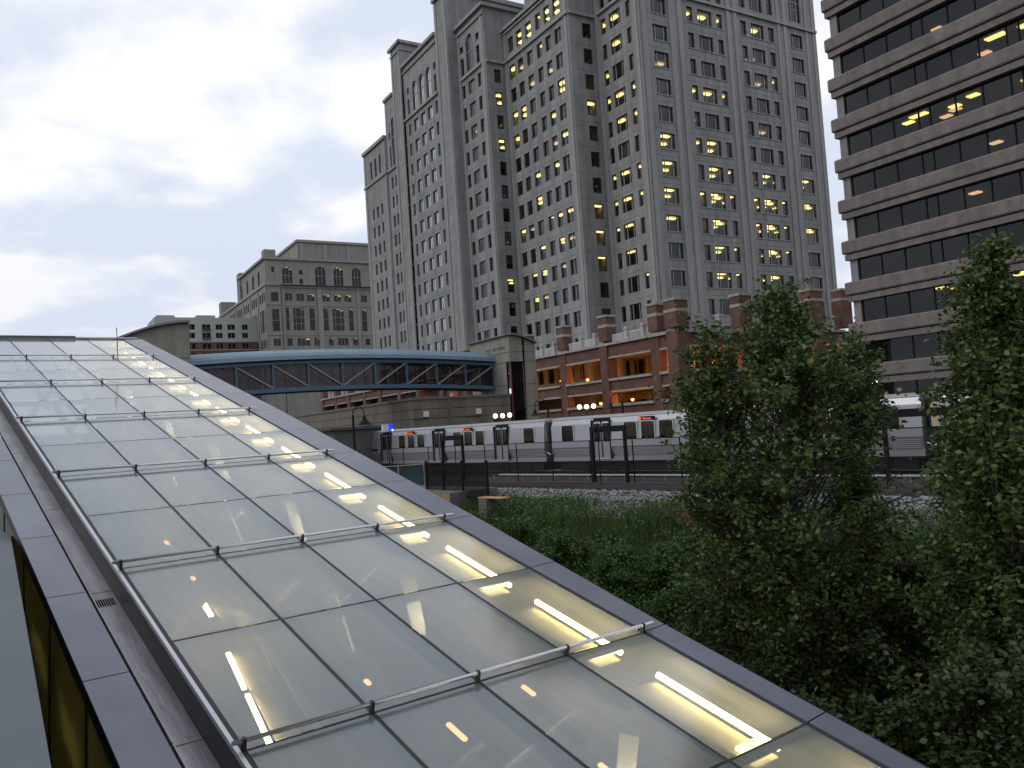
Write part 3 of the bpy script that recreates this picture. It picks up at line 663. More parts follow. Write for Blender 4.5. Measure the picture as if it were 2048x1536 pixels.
    arm = MB().box(-.03, .03, -.03, .03, .16, .62).box(-.2, .2, -.2, .2, .12, .2).mesh('lamp_hood', m_frame)
    lp = bpy.data.lights.new('deck_light', 'POINT'); lp.energy = 330; lp.color = (1, .36, .07); lp.shadow_soft_size = .2
    for x, z, y in ((-24.5, 6.0, 3.2), (-17, 5.6, 2.5), (-13.7, 6.1, 4), (-6, 6.3, 9), (2.2, 6.35, 3.5), (-23.2, 1.5, .9), (-6.9, 2.3, 2), (-1.3, 2.5, 2.5), (-15, 2.2, 3), (4.2, 7.1, 4.2), (4.0, 6.0, 5.6), (3.4, 7.0, 13.8), (3.3, 7.1, 17.6), (3, 6.4, 18.2), (4.2, 6.0, 18.5), (3.4, 6.8, 27.2), (3.6, 2.2, 5.8), (3.8, 2.3, 26.5), (-40, 5.9, 4), (-62, 5.9, 3), (-80, 5.9, 4)):
        o = link('deck_lamp', bulb, t, loc=(x, y, z-zb)); link('lamp_hood', arm, o)
        if x > -70: l_ = link('lamp_glow', lp, o, loc=(0, -.1, -.45))
    MB().box(3.0, 4.2, 2.6, 2.7, 5.4, 7.2).build('lit_doorway', emis('lit_doorway', (1, .3, .05), .9), t, zb)
garage()

# ------------------------------------------------------------------ limestone office building further left
def office2():
    P = Vector(((537.2-1024)/1657*285, 285*1.0, 0))
    P = Vector((-83.0, 285.0, 0)); zb = -4
    t = root('office_building', (P.x, P.y, ZC+zb), ANG_B, 'mid rise limestone office building with arched top windows behind the blue footbridge', 'office building')
    W = MB(); st = []
    XB, NB, XA, NA = (1, 0), (0, 1), (0, 1), (1, 0)
    def face(o, u, n, L, z0, z1, ops):
        facade(W, o, u, n, L, z0, z1, [q[0] for q in ops], .5)
        for q in ops: window(t, zb, o, u, n, q[0], q[1], q[2], pane=m_pane2)
    # corner pavilion 0..5
    face((0, 0), XB, NB, 5, zb, 54.5, [((1.8-.2, 4.2, 48.4, 51.6), (), 0), ((1.7, 4.2, 38, 45.7), (-.5,), 0), ((1.8, 4.2, 32.8, 35.3), (.5,), 0), ((1.8, 4.2, 25, 29), (.5,), 0)])
    W.quad((5, 0, zb), (5, 1.5, zb), (5, 1.5, 54.5), (5, 0, 54.5))
    ops = [((6.9, 8.0, 38.5, 46.4), (-.5,), 0), ((9.5, 13.3, 38.5, 46.4), (.25, .75, -.3, -.6), 3), ((15.3, 17.2, 38.5, 46.3), (-.5,), 0), ((20.4, 22.2, 38.4, 46.3), (-.5,), 3), ((23.8, 28.0, 38.4, 46.3), (.25, .75, -.3, -.6), 2), ((29.9, 31.6, 38.4, 46.3), (-.5,), 2), ((34.9, 36.8, 38.2, 46.2), (-.5,), 2),
           ((6.9, 9.4, 49.0, 51.6), (.5,), 0), ((11, 13.6, 49.0, 51.6), (.5,), 0), ((14.8, 17.4, 49.0, 51.6), (.5,), 4), ((20.3, 23, 49, 51.6), (.5,), 4), ((24.6, 27.2, 49, 51.6), (.5,), 4), ((28.6, 31.2, 49, 51.6), (.5,), 4), ((35, 37.2, 49, 51.5), (.5,), 0),
           ((7, 8.8, 33, 35.6), (), 0), ((10.6, 15, 33, 35.6), (.33, .66), 4), ((16.6, 18.8, 33, 35.6), (.5,), 3), ((21.9, 23.6, 33, 35.6), (), 4), ((25.4, 29.2, 33, 35.6), (.33, .66), 0), ((31, 32.8, 33, 35.6), (), 1), ((35.8, 37.6, 33, 35.4), (), 0),
           ((10, 15, 25, 29), (.33, .66), 0), ((21, 27, 25, 29), (.33, .66), 0)]
    face((5, 1.5), XB, NB, 41, zb, 54.5, [((q[0][0]-5, q[0][1]-5, *q[0][2:]), q[1], q[2]) for q in ops])
    # upper storey with arches, set back a little
    ops = [((3.2, 4.2, 59.5, 61.4), (), 0), ((7, 10.6, 55.6, 61.6, 1), (.33, .66, -.5), 4), ((13, 14.4, 55.6, 57.4), (), 0), ((13, 14.4, 59, 60.6), (), 3), ((18.9, 22.7, 55.3, 62.2, 1), (.33, .66, -.5), 0), ((25.8, 29.4, 55.3, 62.2, 1), (.33, .66, -.5), 4), ((32.8, 36.2, 55.3, 62.2, 1), (.33, .66, -.5), 0)]
    face((1, 4), XB, NB, 45, 54.5, 64.5, [((q[0][0]-1, q[0][1]-1, *q[0][2:]), q[1], q[2]) for q in ops])
    # left flank
    ops = []
    for y in range(0, 76, 12):
        for d in (2, 5, 8): ops.append(((y+d, y+d+1.9, 48.6, 51.8), (), 0))
        ops.append(((y+2, y+3.4, 38, 46), (-.5,), 0)); ops.append(((y+4.5, y+7.4, 38, 46), (.5, -.5), 0)); ops.append(((y+8.5, y+9.9, 38, 46), (-.5,), 0))
        for d in (2, 5, 8): ops.append(((y+d, y+d+1.9, 32.6, 35.4), (), 0))
    face((0, 0), XA, NA, 81, zb, 54.5, ops)
    ops = [((y, y+w_, 56.3, 61.5, 1), (.5,), 0) for y, w_ in ((8, 3), (16, 4), (26, 3), (36, 4))]
    face((1, 4), XA, NA, 42, 54.5, 64.5, ops)
    # attic block and roofs
    W.box(14.5, 46, 9, 40, 64.5, 72.6); W.quad((1, 4, 64.5), (46, 4, 64.5), (46, 46, 64.5), (1, 46, 64.5)); W.quad((0, 0, 54.5), (46, 0, 54.5), (46, 81, 54.5), (0, 81, 54.5)); W.quad((46, 1.5, zb), (46, 81, zb), (46, 81, 64), (46, 1.5, 64))
    W.box(0, 6, 76, 81, 54.5, 60.5); W.box(.5, 5, 42, 47, 54.5, 66.5); W.box(1, 5, 4, 8, 64.5, 67.6)
    W.build('wall', m_stone, t, zb)
    for (a, b_, z, h, p) in ((0, 5, 54.0, .9, .5), (5, 46, 53.6, .8, -1.1), (0, 5, 47.2, .4, .25), (5, 46, 47.2, .4, -1.3), (0, 5, 36.6, .35, .25), (5, 46, 36.6, .35, -1.3)):
        MB().box(a-.4 if a == 0 else a, b_, -p, 0 if p > 0 else 1.497, z, z+h).build('string_course', m_stone2, t, zb)
    MB().box(.4, 46, 3.3, 3.997, 64, 64.8).build('cornice', m_stone2, t, zb); MB().box(.2, .997, 4, 46, 64, 64.8).build('cornice', m_stone2, t, zb); MB().box(-.5, -.003, 0, 81, 54, 54.9).build('cornice', m_stone2, t, zb); MB().box(14, 46.4, 8.4, 8.997, 72, 72.9).build('cornice', m_stone2, t, zb); MB().box(13.9, 14.497, 9, 40, 72, 72.9).build('cornice', m_stone2, t, zb)
    for x in (5.6, 18.4, 19.3, 33.2): MB().box(x, x+.9, 1.1, 1.497, zb, 53.5).build('pilaster', m_stone2, t, zb)
    for x in (15.2, 24, 33, 42): MB().box(x, x+1.2, 8.6, 8.997, 64.9, 71.5).build('pilaster', m_stone2, t, zb)
    for y in (0.3, 11.4, 23.4, 35.4, 47.4, 59.4, 71.4): MB().box(-.3, -.003, y, y+.9, zb, 53.9).build('pilaster', m_stone2, t, zb)
    c = MB()
    for z in (35.9, 38.0, 42.1, 46.9, 52.1, 29.4, 62.6): c.box(1.5, 44, 5 if z > 53 else 2.1, 12, z, z+.3)
    c.box(3, 44, 12, 70, zb, 53); c.box(4, 44, 13, 40, 54, 63); c.build('interior_core', m_dark, t, zb)
office2()

def apartment():
    t = root('apartment_block', (-112.5, 285, ZC-4), ANG_B, 'distant pale apartment block with brick base and recessed balconies, left of the office building', 'apartment block')
    zb = -4; W = MB(); Bk = MB()
    ops = []
    cols = [(-6.2, -3.8), (1.4, 4.0), (6.4, 9.2), (11, 13.2), (15, 17.5), (20, 22)]
    for z in (40.4, 37.4): ops += [(a+9, b_+9, z, z+1.9) for a, b_ in cols]
    o, u, n = (-9, 0), (1, 0), (0, 1)
    facade(W, o, u, n, 40, 36.1, 44.7, ops, .4)
    for q in ops: window(t, zb, o, u, n, q, (.5,), 0)
    W.box(-8.2, -2.4, .003, 12, 44.7, 45.4); W.box(4.7, 11, .003, 12, 44.7, 45.5); W.quad((-9, 0, 44.7), (31, 0, 44.7), (31, 18, 44.7), (-9, 18, 44.7)); W.quad((-9, 0, 36.1), (-9, 18, 36.1), (-9, 18, 44.7), (-9, 0, 44.7))
    W.build('wall', m_apt, t, zb)
    ops = []
    for z in (33.6, 30.4, 27.2): ops += [(a+9, b_+9, z, z+1.9) for a, b_ in cols]
    facade(Bk, o, u, n, 40, zb, 36.1, ops, .4); Bk.quad((-9, 0, zb), (-9, 18, zb), (-9, 18, 36.1), (-9, 0, 36.1))
    for q in ops[:12]: window(t, zb, o, u, n, q, (.5,), 0)
    Bk.build('brick_wall', m_brick, t, zb)
    for z in (33.1, 35.9): MB().box(-9.1, 31, -.2, -.003, z, z+.3).build('string_course', m_trim, t, zb)
    for z in (40.3, 37.3):
        b = MB(); b.box(6.3, 9.3, -.9, -.003, z-.25, z-.1); b.box(6.3, 9.3, -.9, -.85, z+.85, z+.92)
        for i in range(13): b.box(6.3+i*.24, 6.34+i*.24, -.9, -.86, z-.1, z+.85)
        b.build('balcony', m_frame, t, zb)
    c = MB(); c.box(-8, 30, 3, 17, zb, 44); c.build('interior_core', m_dark, t, zb)
apartment()

# ------------------------------------------------------------------ footbridge, its stair towers, the annex
PB = Vector((-2.0, 96.79, 0))
def bridge():
    t = root('footbridge', (PB.x, PB.y, ZC-3.2), ANG_B, 'long blue steel truss footbridge with rounded pale blue roof over the railway', 'footbridge')
    zb = -3.2; Lb = 36.6; W = 3.4
    arc = lambda x: .68*(1-((x+18.3)/18.3)**2)
    N = 24; xs = [-Lb+Lb*i/N for i in range(N+1)]
    def chord(y, z, w, h, nm):
        b = MB()
        for a, c in zip(xs, xs[1:]): b.beam((a, y, z+arc(a)), (c, y, z+arc(c)), w, h)
        b.build(nm, m_blue, t, zb)
    for y in (0, W):
        chord(y, 4.5, .32, .42, 'bottom_chord'); chord(y, 7.25, .3, .3, 'top_chord')
    for i in range(11):
        x = -.1-i*3.65
        if x < -Lb: x = -Lb
        for y in (0, W): MB().beam((x, y, 4.6+arc(x)), (x, y, 7.2+arc(x)), .2, .2, upv=(1, 0, 0)).build('post', m_blue, t, zb)
        if i < 10:
            x2 = max(-Lb, x-3.65)
            for y in (0, W):
                p, q = ((x2, y, 4.7+arc(x2)), (x, y, 7.1+arc(x))) if i < 5 else ((x2, y, 7.1+arc(x2)), (x, y, 4.7+arc(x)))
                MB().beam(p, q, .13, .13).build('diagonal', mat_diag, t, zb)
    r = MB(); prof = [(-.55, 7.55), (-.5, 7.95), (-.2, 8.25), (.6, 8.6), (1.7, 8.75), (2.8, 8.6), (3.6, 8.25), (3.9, 7.95), (3.95, 7.55)]
    for a, c in zip(xs, xs[1:]):
        for (y0, z0), (y1, z1) in zip(prof, prof[1:]): r.quad((a, y0, z0+arc(a)), (c, y0, z0+arc(c)), (c, y1, z1+arc(c)), (a, y1, z1+arc(a)))
        r.quad((a, -.55, 7.5+arc(a)), (c, -.55, 7.5+arc(c)), (c, 3.95, 7.5+arc(c)), (a, 3.95, 7.5+arc(a)))
    r.build('roof', m_blue2, t, zb, smooth=True)
    f = MB(); g = MB()
    for a, c in zip(xs, xs[1:]):
        f.beam((a, W/2, 4.55+arc(a)), (c, W/2, 4.55+arc(c)), W-.4, .2, upv=(0, 0, 1))
    f.build('deck', m_dark, t, zb)
    for y, nm in ((.25, 'g'), (W-.25, 'h')):
        for i in range(10):
            x = -.1-i*3.65; x2 = max(-Lb, x-3.65)
            q = MB(); q.quad((x2, y, 4.7+arc(x2)), (x, y, 4.7+arc(x)), (x, y, 7.2+arc(x)), (x2, y, 7.2+arc(x2))); q.build('glass_panel', m_bglass, t, zb)
            for j in (1, 2): q = MB(); xx = x+(x2-x)*j/3; q.beam((xx, y+.03, 4.75+arc(xx)), (xx, y+.03, 7.1+arc(xx)), .06, .06, upv=(1, 0, 0)); q.build('mullion', m_frame, t, zb)
    for z in (5.55,):
        b = MB()
        for a, c in zip(xs, xs[1:]): b.beam((a, .3, z+arc(a)), (c, .3, z+arc(c)), .06, .06); b.beam((a, W-.3, z+arc(a)), (c, W-.3, z+arc(c)), .06, .06)
        b.build('handrail', m_frame, t, zb)
mat_diag = mat('diagonal_paint', (.22, .27, .31), .45)
bridge()
def arched_tower(name, label, loc, xw, yd, ztop, rise, mirror=False, zb=-3.2, glassy=True):
    t = root(name, (loc.x, loc.y, ZC+zb), ANG_B, label, 'stair tower')
    W = MB()
    n = 12; crown = lambda f: ztop+rise*(math.sin(math.pi*(.5+.5*f)) if not mirror else math.sin(math.pi*(.5*f)))
    top = [(xw*i/n, crown(i/n)) for i in range(n+1)]
    if glassy: gap0, gap1, gz1 = .12, 1.75, 7.25
    else: gap0 = gap1 = 0; gz1 = zb
    # front wall with the curved head
    if glassy:
        W.poly([(gap1, 0, zb), (xw, 0, zb)]+[(x, 0, z) for x, z in reversed(top) if x >= gap1]); W.poly([(0, 0, gz1), (gap1, 0, gz1)]+[(x, 0, z) for x, z in reversed(top) if x <= gap1+.2])
        W.quad((gap1, 0, zb), (gap1, .9, zb), (gap1, .9, gz1), (gap1, 0, gz1)); W.quad((0, 0, gz1), (gap1, 0, gz1), (gap1, .9, gz1), (0, .9, gz1))
        W.quad((0, .9, zb), (0, yd, zb), (0, yd, top[0][1]), (0, .9, top[0][1])); W.quad((0, 0, gz1), (0, .9, gz1), (0, .9, top[0][1]), (0, 0, top[0][1]))
    else:
        W.poly([(0, 0, zb), (xw, 0, zb)]+[(x, 0, z) for x, z in reversed(top)]); W.quad((0, 0, zb), (0, yd, zb), (0, yd, top[0][1]), (0, 0, top[0][1]))
    W.poly([(0, yd, zb), (xw, yd, zb)]+[(x, yd, z) for x, z in reversed(top)]); W.quad((xw, 0, zb), (xw, yd, zb), (xw, yd, top[-1][1]), (xw, 0, top[-1][1]))
    W.build('wall', m_bt, t, zb)
    r = MB()
    for (x0, z0), (x1, z1) in zip(top, top[1:]):
        r.quad((x0-.4 if x0 == 0 else x0, -.5, z0+.05), (x1, -.5, z1+.05), (x1, yd+.5, z1+.05), (x0-.4 if x0 == 0 else x0, yd+.5, z0+.05)); r.quad((x0, -.5, z0+.25), (x1, -.5, z1+.25), (x1, yd+.5, z1+.25), (x0, yd+.5, z0+.25)); r.quad((x0, -.5, z0+.05), (x1, -.5, z1+.05), (x1, -.5, z1+.25), (x0, -.5, z0+.25))
    r.quad((0, -.5, top[0][1]+.05), (0, yd+.5, top[0][1]+.05), (0, yd+.5, top[0][1]+.25), (0, -.5, top[0][1]+.25)); x_, z_ = top[-1]; r.quad((x_, -.5, z_+.05), (x_, yd+.5, z_+.05), (x_, yd+.5, z_+.25), (x_, -.5, z_+.25))
    r.build('curved_roof', mat('tower_roof', (.16, .17, .17), .5, .3), t, zb)
    j = MB()
    for z in (8.3, 7.2, 4.6, 2.1, -.5): j.box(gap1 if z < 7.2 else .02, xw-.02, -.012, .004, z, z+.05); j.box(-.012, .004, 1.0 if z < 7.2 else .02, yd-.02, z, z+.05)
    j.build('wall_joints', m_black, t, zb, kind='stuff')
    if glassy:
        g = MB(); g.quad((.1, .12, zb), (gap1-.05, .12, zb), (gap1-.05, .12, gz1), (.1, .12, gz1)); g.quad((.1, .12, zb), (.1, .88, zb), (.1, .88, gz1), (.1, .12, gz1)); g.build('corner_glass', m_pane2, t, zb)
        b = MB(); b.box(.02, .14, .02, .14, zb, gz1); b.build('corner_mullion', mat('red_mullion', (.16, .04, .03), .6), t, zb)
        b = MB()
        for z in (4.4, 1.8): b.box(.14, gap1, .06, .14, z, z+.12)
        b.build('transom', m_black, t, zb)
        W2 = MB(); W2.box(.6, gap1+.1, .9, 1.2, zb, gz1); W2.build('inner_wall', m_dark, t, zb)
        # worn dark lettering under the eave of the left face: too blurred in the photograph to read, so only its strokes
        l = MB(); y = 1.0
        random.seed(3)
        while y < 5.4:
            wl = random.uniform(.12, .26); l.box(-.03, -.005, y, y+.06, 8.75, 9.1); 
            if random.random() < .7: l.box(-.03, -.005, y+wl, y+wl+.05, 8.75, 9.1)
            if random.random() < .7: l.box(-.03, -.005, y+.06, y+wl, 9.04, 9.1)
            if random.random() < .5: l.box(-.03, -.005, y+.06, y+wl, 8.9, 8.95)
            y += wl+.2
        l.build('lettering', m_frame, t, zb, kind='stuff')
    return t
random.seed(11)
arched_tower('stair_tower', 'grey stone stair tower with curved roof and dark corner glass strip at the footbridge end', PB+A_*-3.81+B_*-.0, 3.45, 9.5, 9.2, 1.0)
arched_tower('stair_tower', 'beige stair tower with swooping curved roof just behind the glass canopy ridge', PB+B_*-41.4+A_*-2, 7.6, 9, 9.4, 2.2, mirror=True, glassy=False)

def annex():
    c = PB+A_*-3.81+B_*-12.18; zb = -3.3
    t = root('service_building', (c.x, c.y, ZC+zb), ANG_B, 'low beige block service building with grooved courses behind the train', 'service building')
    W = MB(); W.box(0, 11.9, 0, 62, zb, 3.35); W.build('wall', m_annex, t, zb)
    MB().box(-.15, 12, -.15, 62, 3.353, 3.6).build('coping', mat('coping', (.12, .115, .1), .7), t, zb)
    j = MB()
    for z in (2.3, 1.3, .3, -.7, -1.7, -2.7): j.box(-.012, .002, 0, 62, z, z+.05); j.box(0, 11.9, -.012, .002, z, z+.05)
    j.build('block_courses', m_black, t, zb, kind='stuff')
    for x in (1.1, 7.4):
        b = MB(); b.box(x, x+.55, -.35, -.003, 1.5, 2.1); b.build('wall_light_box', m_white, t, zb)
        b = MB(); b.box(x-1.2, x+.6, -.12, -.003, 1.28, 1.4); b.build('conduit', m_frame, t, zb)
    b = MB(); b.box(4.1, 4.3, -.2, -.003, -2, 4.2); b.build('downpipe', m_annex, t, zb); b = MB(); b.box(3.6, 4.4, -.35, -.203, -1.4, -.2); b.build('meter_cabinet', mat('brown_cabinet', (.06, .035, .025), .6), t, zb)
    b = MB(); b.box(9.6, 10.7, -.1, -.003, zb, .9); b.build('door', mat('maroon_door', (.06, .025, .025), .6), t, zb)
    for y in (12, 30): b = MB(); b.box(-.1, -.003, y, y+3, .0, 1.1); b.build('vent_grille', m_black, t, zb)
annex()

# small cabinet hut and blue lit signal beside the train nose
q = ray_pt = None
def pxp(px, py, d):                       # a point at depth d metres along the line of sight of an image position (measured layout)
    v = fw*F+rt*(px-1024)+up*(768-py); return v/F*d
h = pxp(742, 870, 68); t = root('equipment_hut', (h.x, h.y, ZC-3.4), ANG_T, 'small dark metal equipment hut with flat roof beside the train nose', 'hut')
MB().box(-3.4, 1.6, 0, 2.2, 0, 3.9).build('wall', mat('hut_wall', (.09, .09, .085), .6), t); MB().box(-3.9, 2.0, -.4, 2.5, 3.903, 4.1).build('roof', m_frame, t); MB().box(-2.4, -1.2, -.05, -.003, 0, 2.3).build('door', mat('hut_door', (.2, .16, .14), .6), t)
h = pxp(776, 860, 62); t = root('track_signal', (h.x, h.y, ZC-3.4), ANG_T, 'blue lit railway emergency light box on a post above the train nose', 'signal')
MB().box(-.04, .04, -.04, .04, 0, 3.6).build('post', m_black, t); MB().box(-.5, 0, -.1, .1, 3.55, 4.1).build('housing', m_white, t); MB().box(.02, .36, -.1, .1, 3.5, 4.1).build('blue_lens', emis('blue_lens', (.03, .05, .9), 1.3), t); MB().lathe([(0, 3.55), (.07, 3.6), (.07, 3.68), (0, 3.72)], 8, (.3, -.14)).build('lamp', emis('blue_lamp', (.25, .4, 1), 4), t)

# ------------------------------------------------------------------ train
def rounded_win(b, x0, x1, z0, z1, y, r=.09, m=0):
    pts = []
    for cx, cz, a0 in ((x1-r, z0+r, -90), (x1-r, z1-r, 0), (x0+r, z1-r, 90), (x0+r, z0+r, 180)):
        for i in range(4): a = G(a0+i*30); pts.append((cx+r*math.cos(a), y, cz+r*math.sin(a)))
    b.poly(pts, m); return b
def frame_ring(b, x0, x1, z0, z1, y, t=.05, r=.11, m=0):
    def ring(e, rr):
        pts = []
        for cx, cz, a0 in ((x1+e-rr, z0-e+rr, -90), (x1+e-rr, z1+e-rr, 0), (x0-e+rr, z1+e-rr, 90), (x0-e+rr, z0-e+rr, 180)):
            for i in range(4): a = G(a0+i*30); pts.append((cx+rr*math.cos(a), cz+rr*math.sin(a)))
        return pts
    i_, o_ = ring(0, r), ring(t, r+t)
    for k in range(16):
        j = (k+1) % 16; b.quad((i_[k][0], y, i_[k][1]), (o_[k][0], y, o_[k][1]), (o_[j][0], y, o_[j][1]), (i_[j][0], y, i_[j][1]), m)
        b.quad((o_[k][0], y, o_[k][1]), (o_[k][0], y+.06, o_[k][1]), (o_[j][0], y+.06, o_[j][1]), (o_[j][0], y, o_[j][1]), m)
def text_mesh(s, size, m):
    cu = bpy.data.curves.new('lettering', 'FONT'); cu.body = s; cu.size = size; cu.extrude = .004
    o = bpy.data.objects.new('lettering', cu); C.objects.link(o); dg = bpy.context.evaluated_depsgraph_get()
    me = bpy.data.meshes.new_from_object(o.evaluated_get(dg)); bpy.data.objects.remove(o); me.materials.clear(); me.materials.append(m); return me
def make_car(s0, label, cab):
    """car body 22.6 m long; local x runs to the right (towards the viewer), y away; s0 = track position of the left end"""
    q = N_*36.15+T_*s0; t = root('train_car', (q.x, q.y, ZC-3.2), ANG_T-90, label, 'train car', 'silver metro train cars')
    L, W = 22.6, 3.05; xc = L/2
    sec = [(0.30, .78), (.13, 1.1), (.03, 1.42), (0, 1.62), (.02, 2.2), (.1, 3.1), (.2, 3.3)]
    doors = [xc-7.1, xc, xc+7.1]; dw = .68
    wins = [(xc-10.4, xc-9.35), (xc+9.35, xc+10.4)] if not cab else [(xc+9.35, xc+10.4)]
    for c in (xc-3.55, xc+3.55): wins += [(c-.5+d, c+.5+d) for d in (-1.28, 0, 1.28)]
    # side skin between doors, with punched windows
    skin = MB(); up_ = MB(); wz0, wz1 = 1.96, 3.0
    cuts = [(d-dw, d+dw) for d in doors]
    spans = []; x = 0
    for a, b_ in cuts: spans.append((x, a)); x = b_
    spans.append((x, L))
    yo = lambda z: np.interp(z, [c[1] for c in sec], [c[0] for c in sec])
    for a, b_ in spans:
        for (y0, z0), (y1, z1) in zip(sec[:3], sec[1:4]):
            skin.quad((a, y0, z0), (b_, y0, z0), (b_, y1, z1), (a, y1, z1))
        ww = sorted(w_ for w_ in wins if a < w_[0] < b_); zs = [1.62, wz0, wz1, 3.3]
        for k in range(3):
            za, zc = zs[k], zs[k+1]
            segs = []
            if k == 1:
                x_ = a
                for w0, w1 in ww: segs.append((x_, w0)); x_ = w1
                segs.append((x_, b_))
            else: segs = [(a, b_)]
            for g0, g1 in segs: up_.quad((g0, yo(za), za), (g1, yo(za), za), (g1, yo(zc), zc), (g0, yo(zc), zc))
        # corrugation ribs low on the side
    skin.build('lower_body', m_steel, t, smooth=False); up_.build('upper_body', m_steelw, t)
    for a, b_ in spans:
        rb = MB()
        for i in range(7):
            z = .95+i*.088; rb.box(a+.25, b_-.12, yo(z)-.022, yo(z)+.01, z, z+.035)
        rb.build('corrugation', m_steel, t, kind='stuff')
        MB().box(a+.02, b_-.02, -.012, .003, 1.585, 1.61).build('belt_rail', m_frame, t)
    r = MB(); prof = [(.2, 3.3), (.16, 3.33), (.16, 3.40), (.5, 3.46), (1.2, 3.50), (1.9, 3.50), (2.6, 3.46), (2.9, 3.42), (2.85, 3.3)]
    for (y0, z0), (y1, z1) in zip(prof, prof[1:]): r.quad((0, y0, z0), (L, y0, z0), (L, y1, z1), (0, y1, z1))
    r.poly([(0, y, z) for y, z in prof]); r.poly([(L, y, z) for y, z in prof]); r.build('roof', m_steel2, t)
    f = MB(); f.quad((0, W, .8), (L, W, .8), (L, W-.1, 3.3), (0, W-.1, 3.3)); f.box(0, L, .1, W, .78, 1.02); 
    for x_ in (0, L):
        f.poly([(x_, y, z) for y, z in sec]+[(x_, W-.1, 3.3), (x_, W, .8)])
    f.build('end_wall', m_steel, t)
    inn = MB(); inn.quad((.1, 2.2, 1.02), (L-.1, 2.2, 1.02), (L-.1, 2.2, 3.2), (.1, 2.2, 3.2)); inn.quad((.1, .2, 3.2), (L-.1, .2, 3.2), (L-.1, 2.2, 3.2), (.1, 2.2, 3.2)); inn.build('cabin_interior', mat('cabin_wall_%d' % int(s0), (.22, .2, .15), .8, emit=(1, .85, .5), est=.06), t)
    st = MB()
    for i in range(14): x_ = .8+i*1.55; st.box(x_, x_+.5, .9, 1.9, 1.02, 2.1)
    st.build('seats', mat('seat_blue_%d' % int(s0), (.05, .06, .1), .7), t, kind='stuff')
    for w0, w1 in wins:
        g = MB(); rounded_win(g, w0+.02, w1-.02, wz0+.02, wz1-.02, .09); o = g.build('window', m_tg, t)
        g = MB(); frame_ring(g, w0+.03, w1-.03, wz0+.03, wz1-.03, .0, .05); g.build('frame', m_steel2, o)
    for d in doors:
        for sgn in (-1, 1):
            x0, x1 = (d-dw, d-.02) if sgn < 0 else (d+.02, d+dw)
            g = MB(); wa, wb, za, zc = x0+.16, x1-.14, 1.95, 2.95
            g.quad((x0, .08, .97), (x1, .08, .97), (x1, .07, za), (x0, .07, za)); g.quad((x0, .07, zc), (x1, .07, zc), (x1, .12, 3.15), (x0, .12, 3.15)); g.quad((x0, .07, za), (wa, .07, za), (wa, .07, zc), (x0, .07, zc)); g.quad((wb, .07, za), (x1, .07, za), (x1, .07, zc), (wb, .07, zc))
            o = g.build('door', m_steel, t); g = MB(); g.quad((wa, .09, za), (wb, .09, za), (wb, .09, zc), (wa, .09, zc)); g.build('window', m_tg, o)
            g = MB(); g.box(wa-.04, wa, .045, .085, za-.04, zc+.04); g.box(wb, wb+.04, .045, .085, za-.04, zc+.04); g.box(wa, wb, .045, .085, zc, zc+.04); g.box(wa, wb, .045, .085, za-.04, za); g.build('gasket', m_black, o)
        g = MB(); g.box(d-dw-.06, d-dw, -.02, .1, .95, 3.2); g.box(d+dw, d+dw+.06, -.02, .1, .95, 3.2); g.box(d-dw, d+dw, -.02, .13, 3.15, 3.2); g.box(d-.018, d+.018, .03, .075, .97, 3.15); g.build('door_surround', m_black, t)
        MB().box(d-dw, d+dw, -.06, .08, .9, .95).build('door_sill', m_steel2, t)
    for c in (xc-3.55, xc+3.55):
        g = MB(); rounded_win(g, c-.62, c+.62, 3.02, 3.24, -.0, .1); o = g.build('destination_sign', m_black, t)
        g = MB().lathe([(0, -.004), (.085, -.004), (.085, .004)], 12); g.f.append(tuple(range(12))); g.m.append(0)
        link('route_dot', g.mesh('route_dot', m_red), o, loc=(c-.5, -.012, 3.13), rot=(R(90), 0, 0))
        link('lettering', signtext, o, loc=(c-.32, -.014, 3.075), rot=(R(90), 0, 0))
    # underframe
    u_ = MB(); u_.box(.4, L-.4, .25, W-.25, .2, .8)
    for x_ in (2.2, 5, 9.5, 13, 17.6, 20.4): u_.box(x_-.6, x_+.7, .2, .5, .25, .76)
    u_.build('underframe', m_black, t)
    for x_ in (2.3, 4.5, L-4.5, L-2.3):
        g = MB(); 
        for k in range(16): pass
        ring = [(x_+.43*math.cos(k*math.pi/8), .43+.43*math.sin(k*math.pi/8)) for k in range(16)]
        g.poly([(a, .55, c) for a, c in ring]); 
        for k in range(16): j = (k+1) % 16; g.quad((ring[k][0], .55, ring[k][1]), (ring[j][0], .55, ring[j][1]), (ring[j][0], .7, ring[j][1]), (ring[k][0], .7, ring[k][1]))
        g.build('wheel', m_rust, t)
    if cab:
        g = MB(); g.quad((.0, -.01, 1.82), (1.0, -.012, 1.82), (1.0, -.012, 2.0), (0, -.01, 2.0)); g.quad((1.0, -.012, 1.82), (3.2, -.012, 1.82), (3.2, -.012, 2.02), (1.0, -.012, 2.0)); g.build('black_stripe', m_black, t)
        g = MB().lathe([(0, -.004), (.17, -.004), (.17, .004)], 16); g.f.append(tuple(range(16))); g.m.append(0); o = link('logo_disc', g.mesh('logo_disc', m_white), t, loc=(3.2, -.02, 1.93), rot=(R(90), 0, 0))
        link('lettering', text_mesh('M', .26, m_black), o, loc=(-.11, -.09, .008))
        g = MB(); rounded_win(g, .95, 1.45, 2.05, 2.95, .0, .07); g.build('cab_window', m_tg, t); g = MB(); g.box(.25, .4, -.06, -.01, 2.02, 3.25); g.box(.85, .93, -.04, -.01, 2.02, 3.0); g.build('grab_rail', m_steel2, t)
        g = MB(); g.box(-.35, 0, .35, W-.4, .8, 3.2); g.box(-.4, -.34, .6, W-.7, 1.9, 2.9); g.build('nose', m_black, t)
    else:
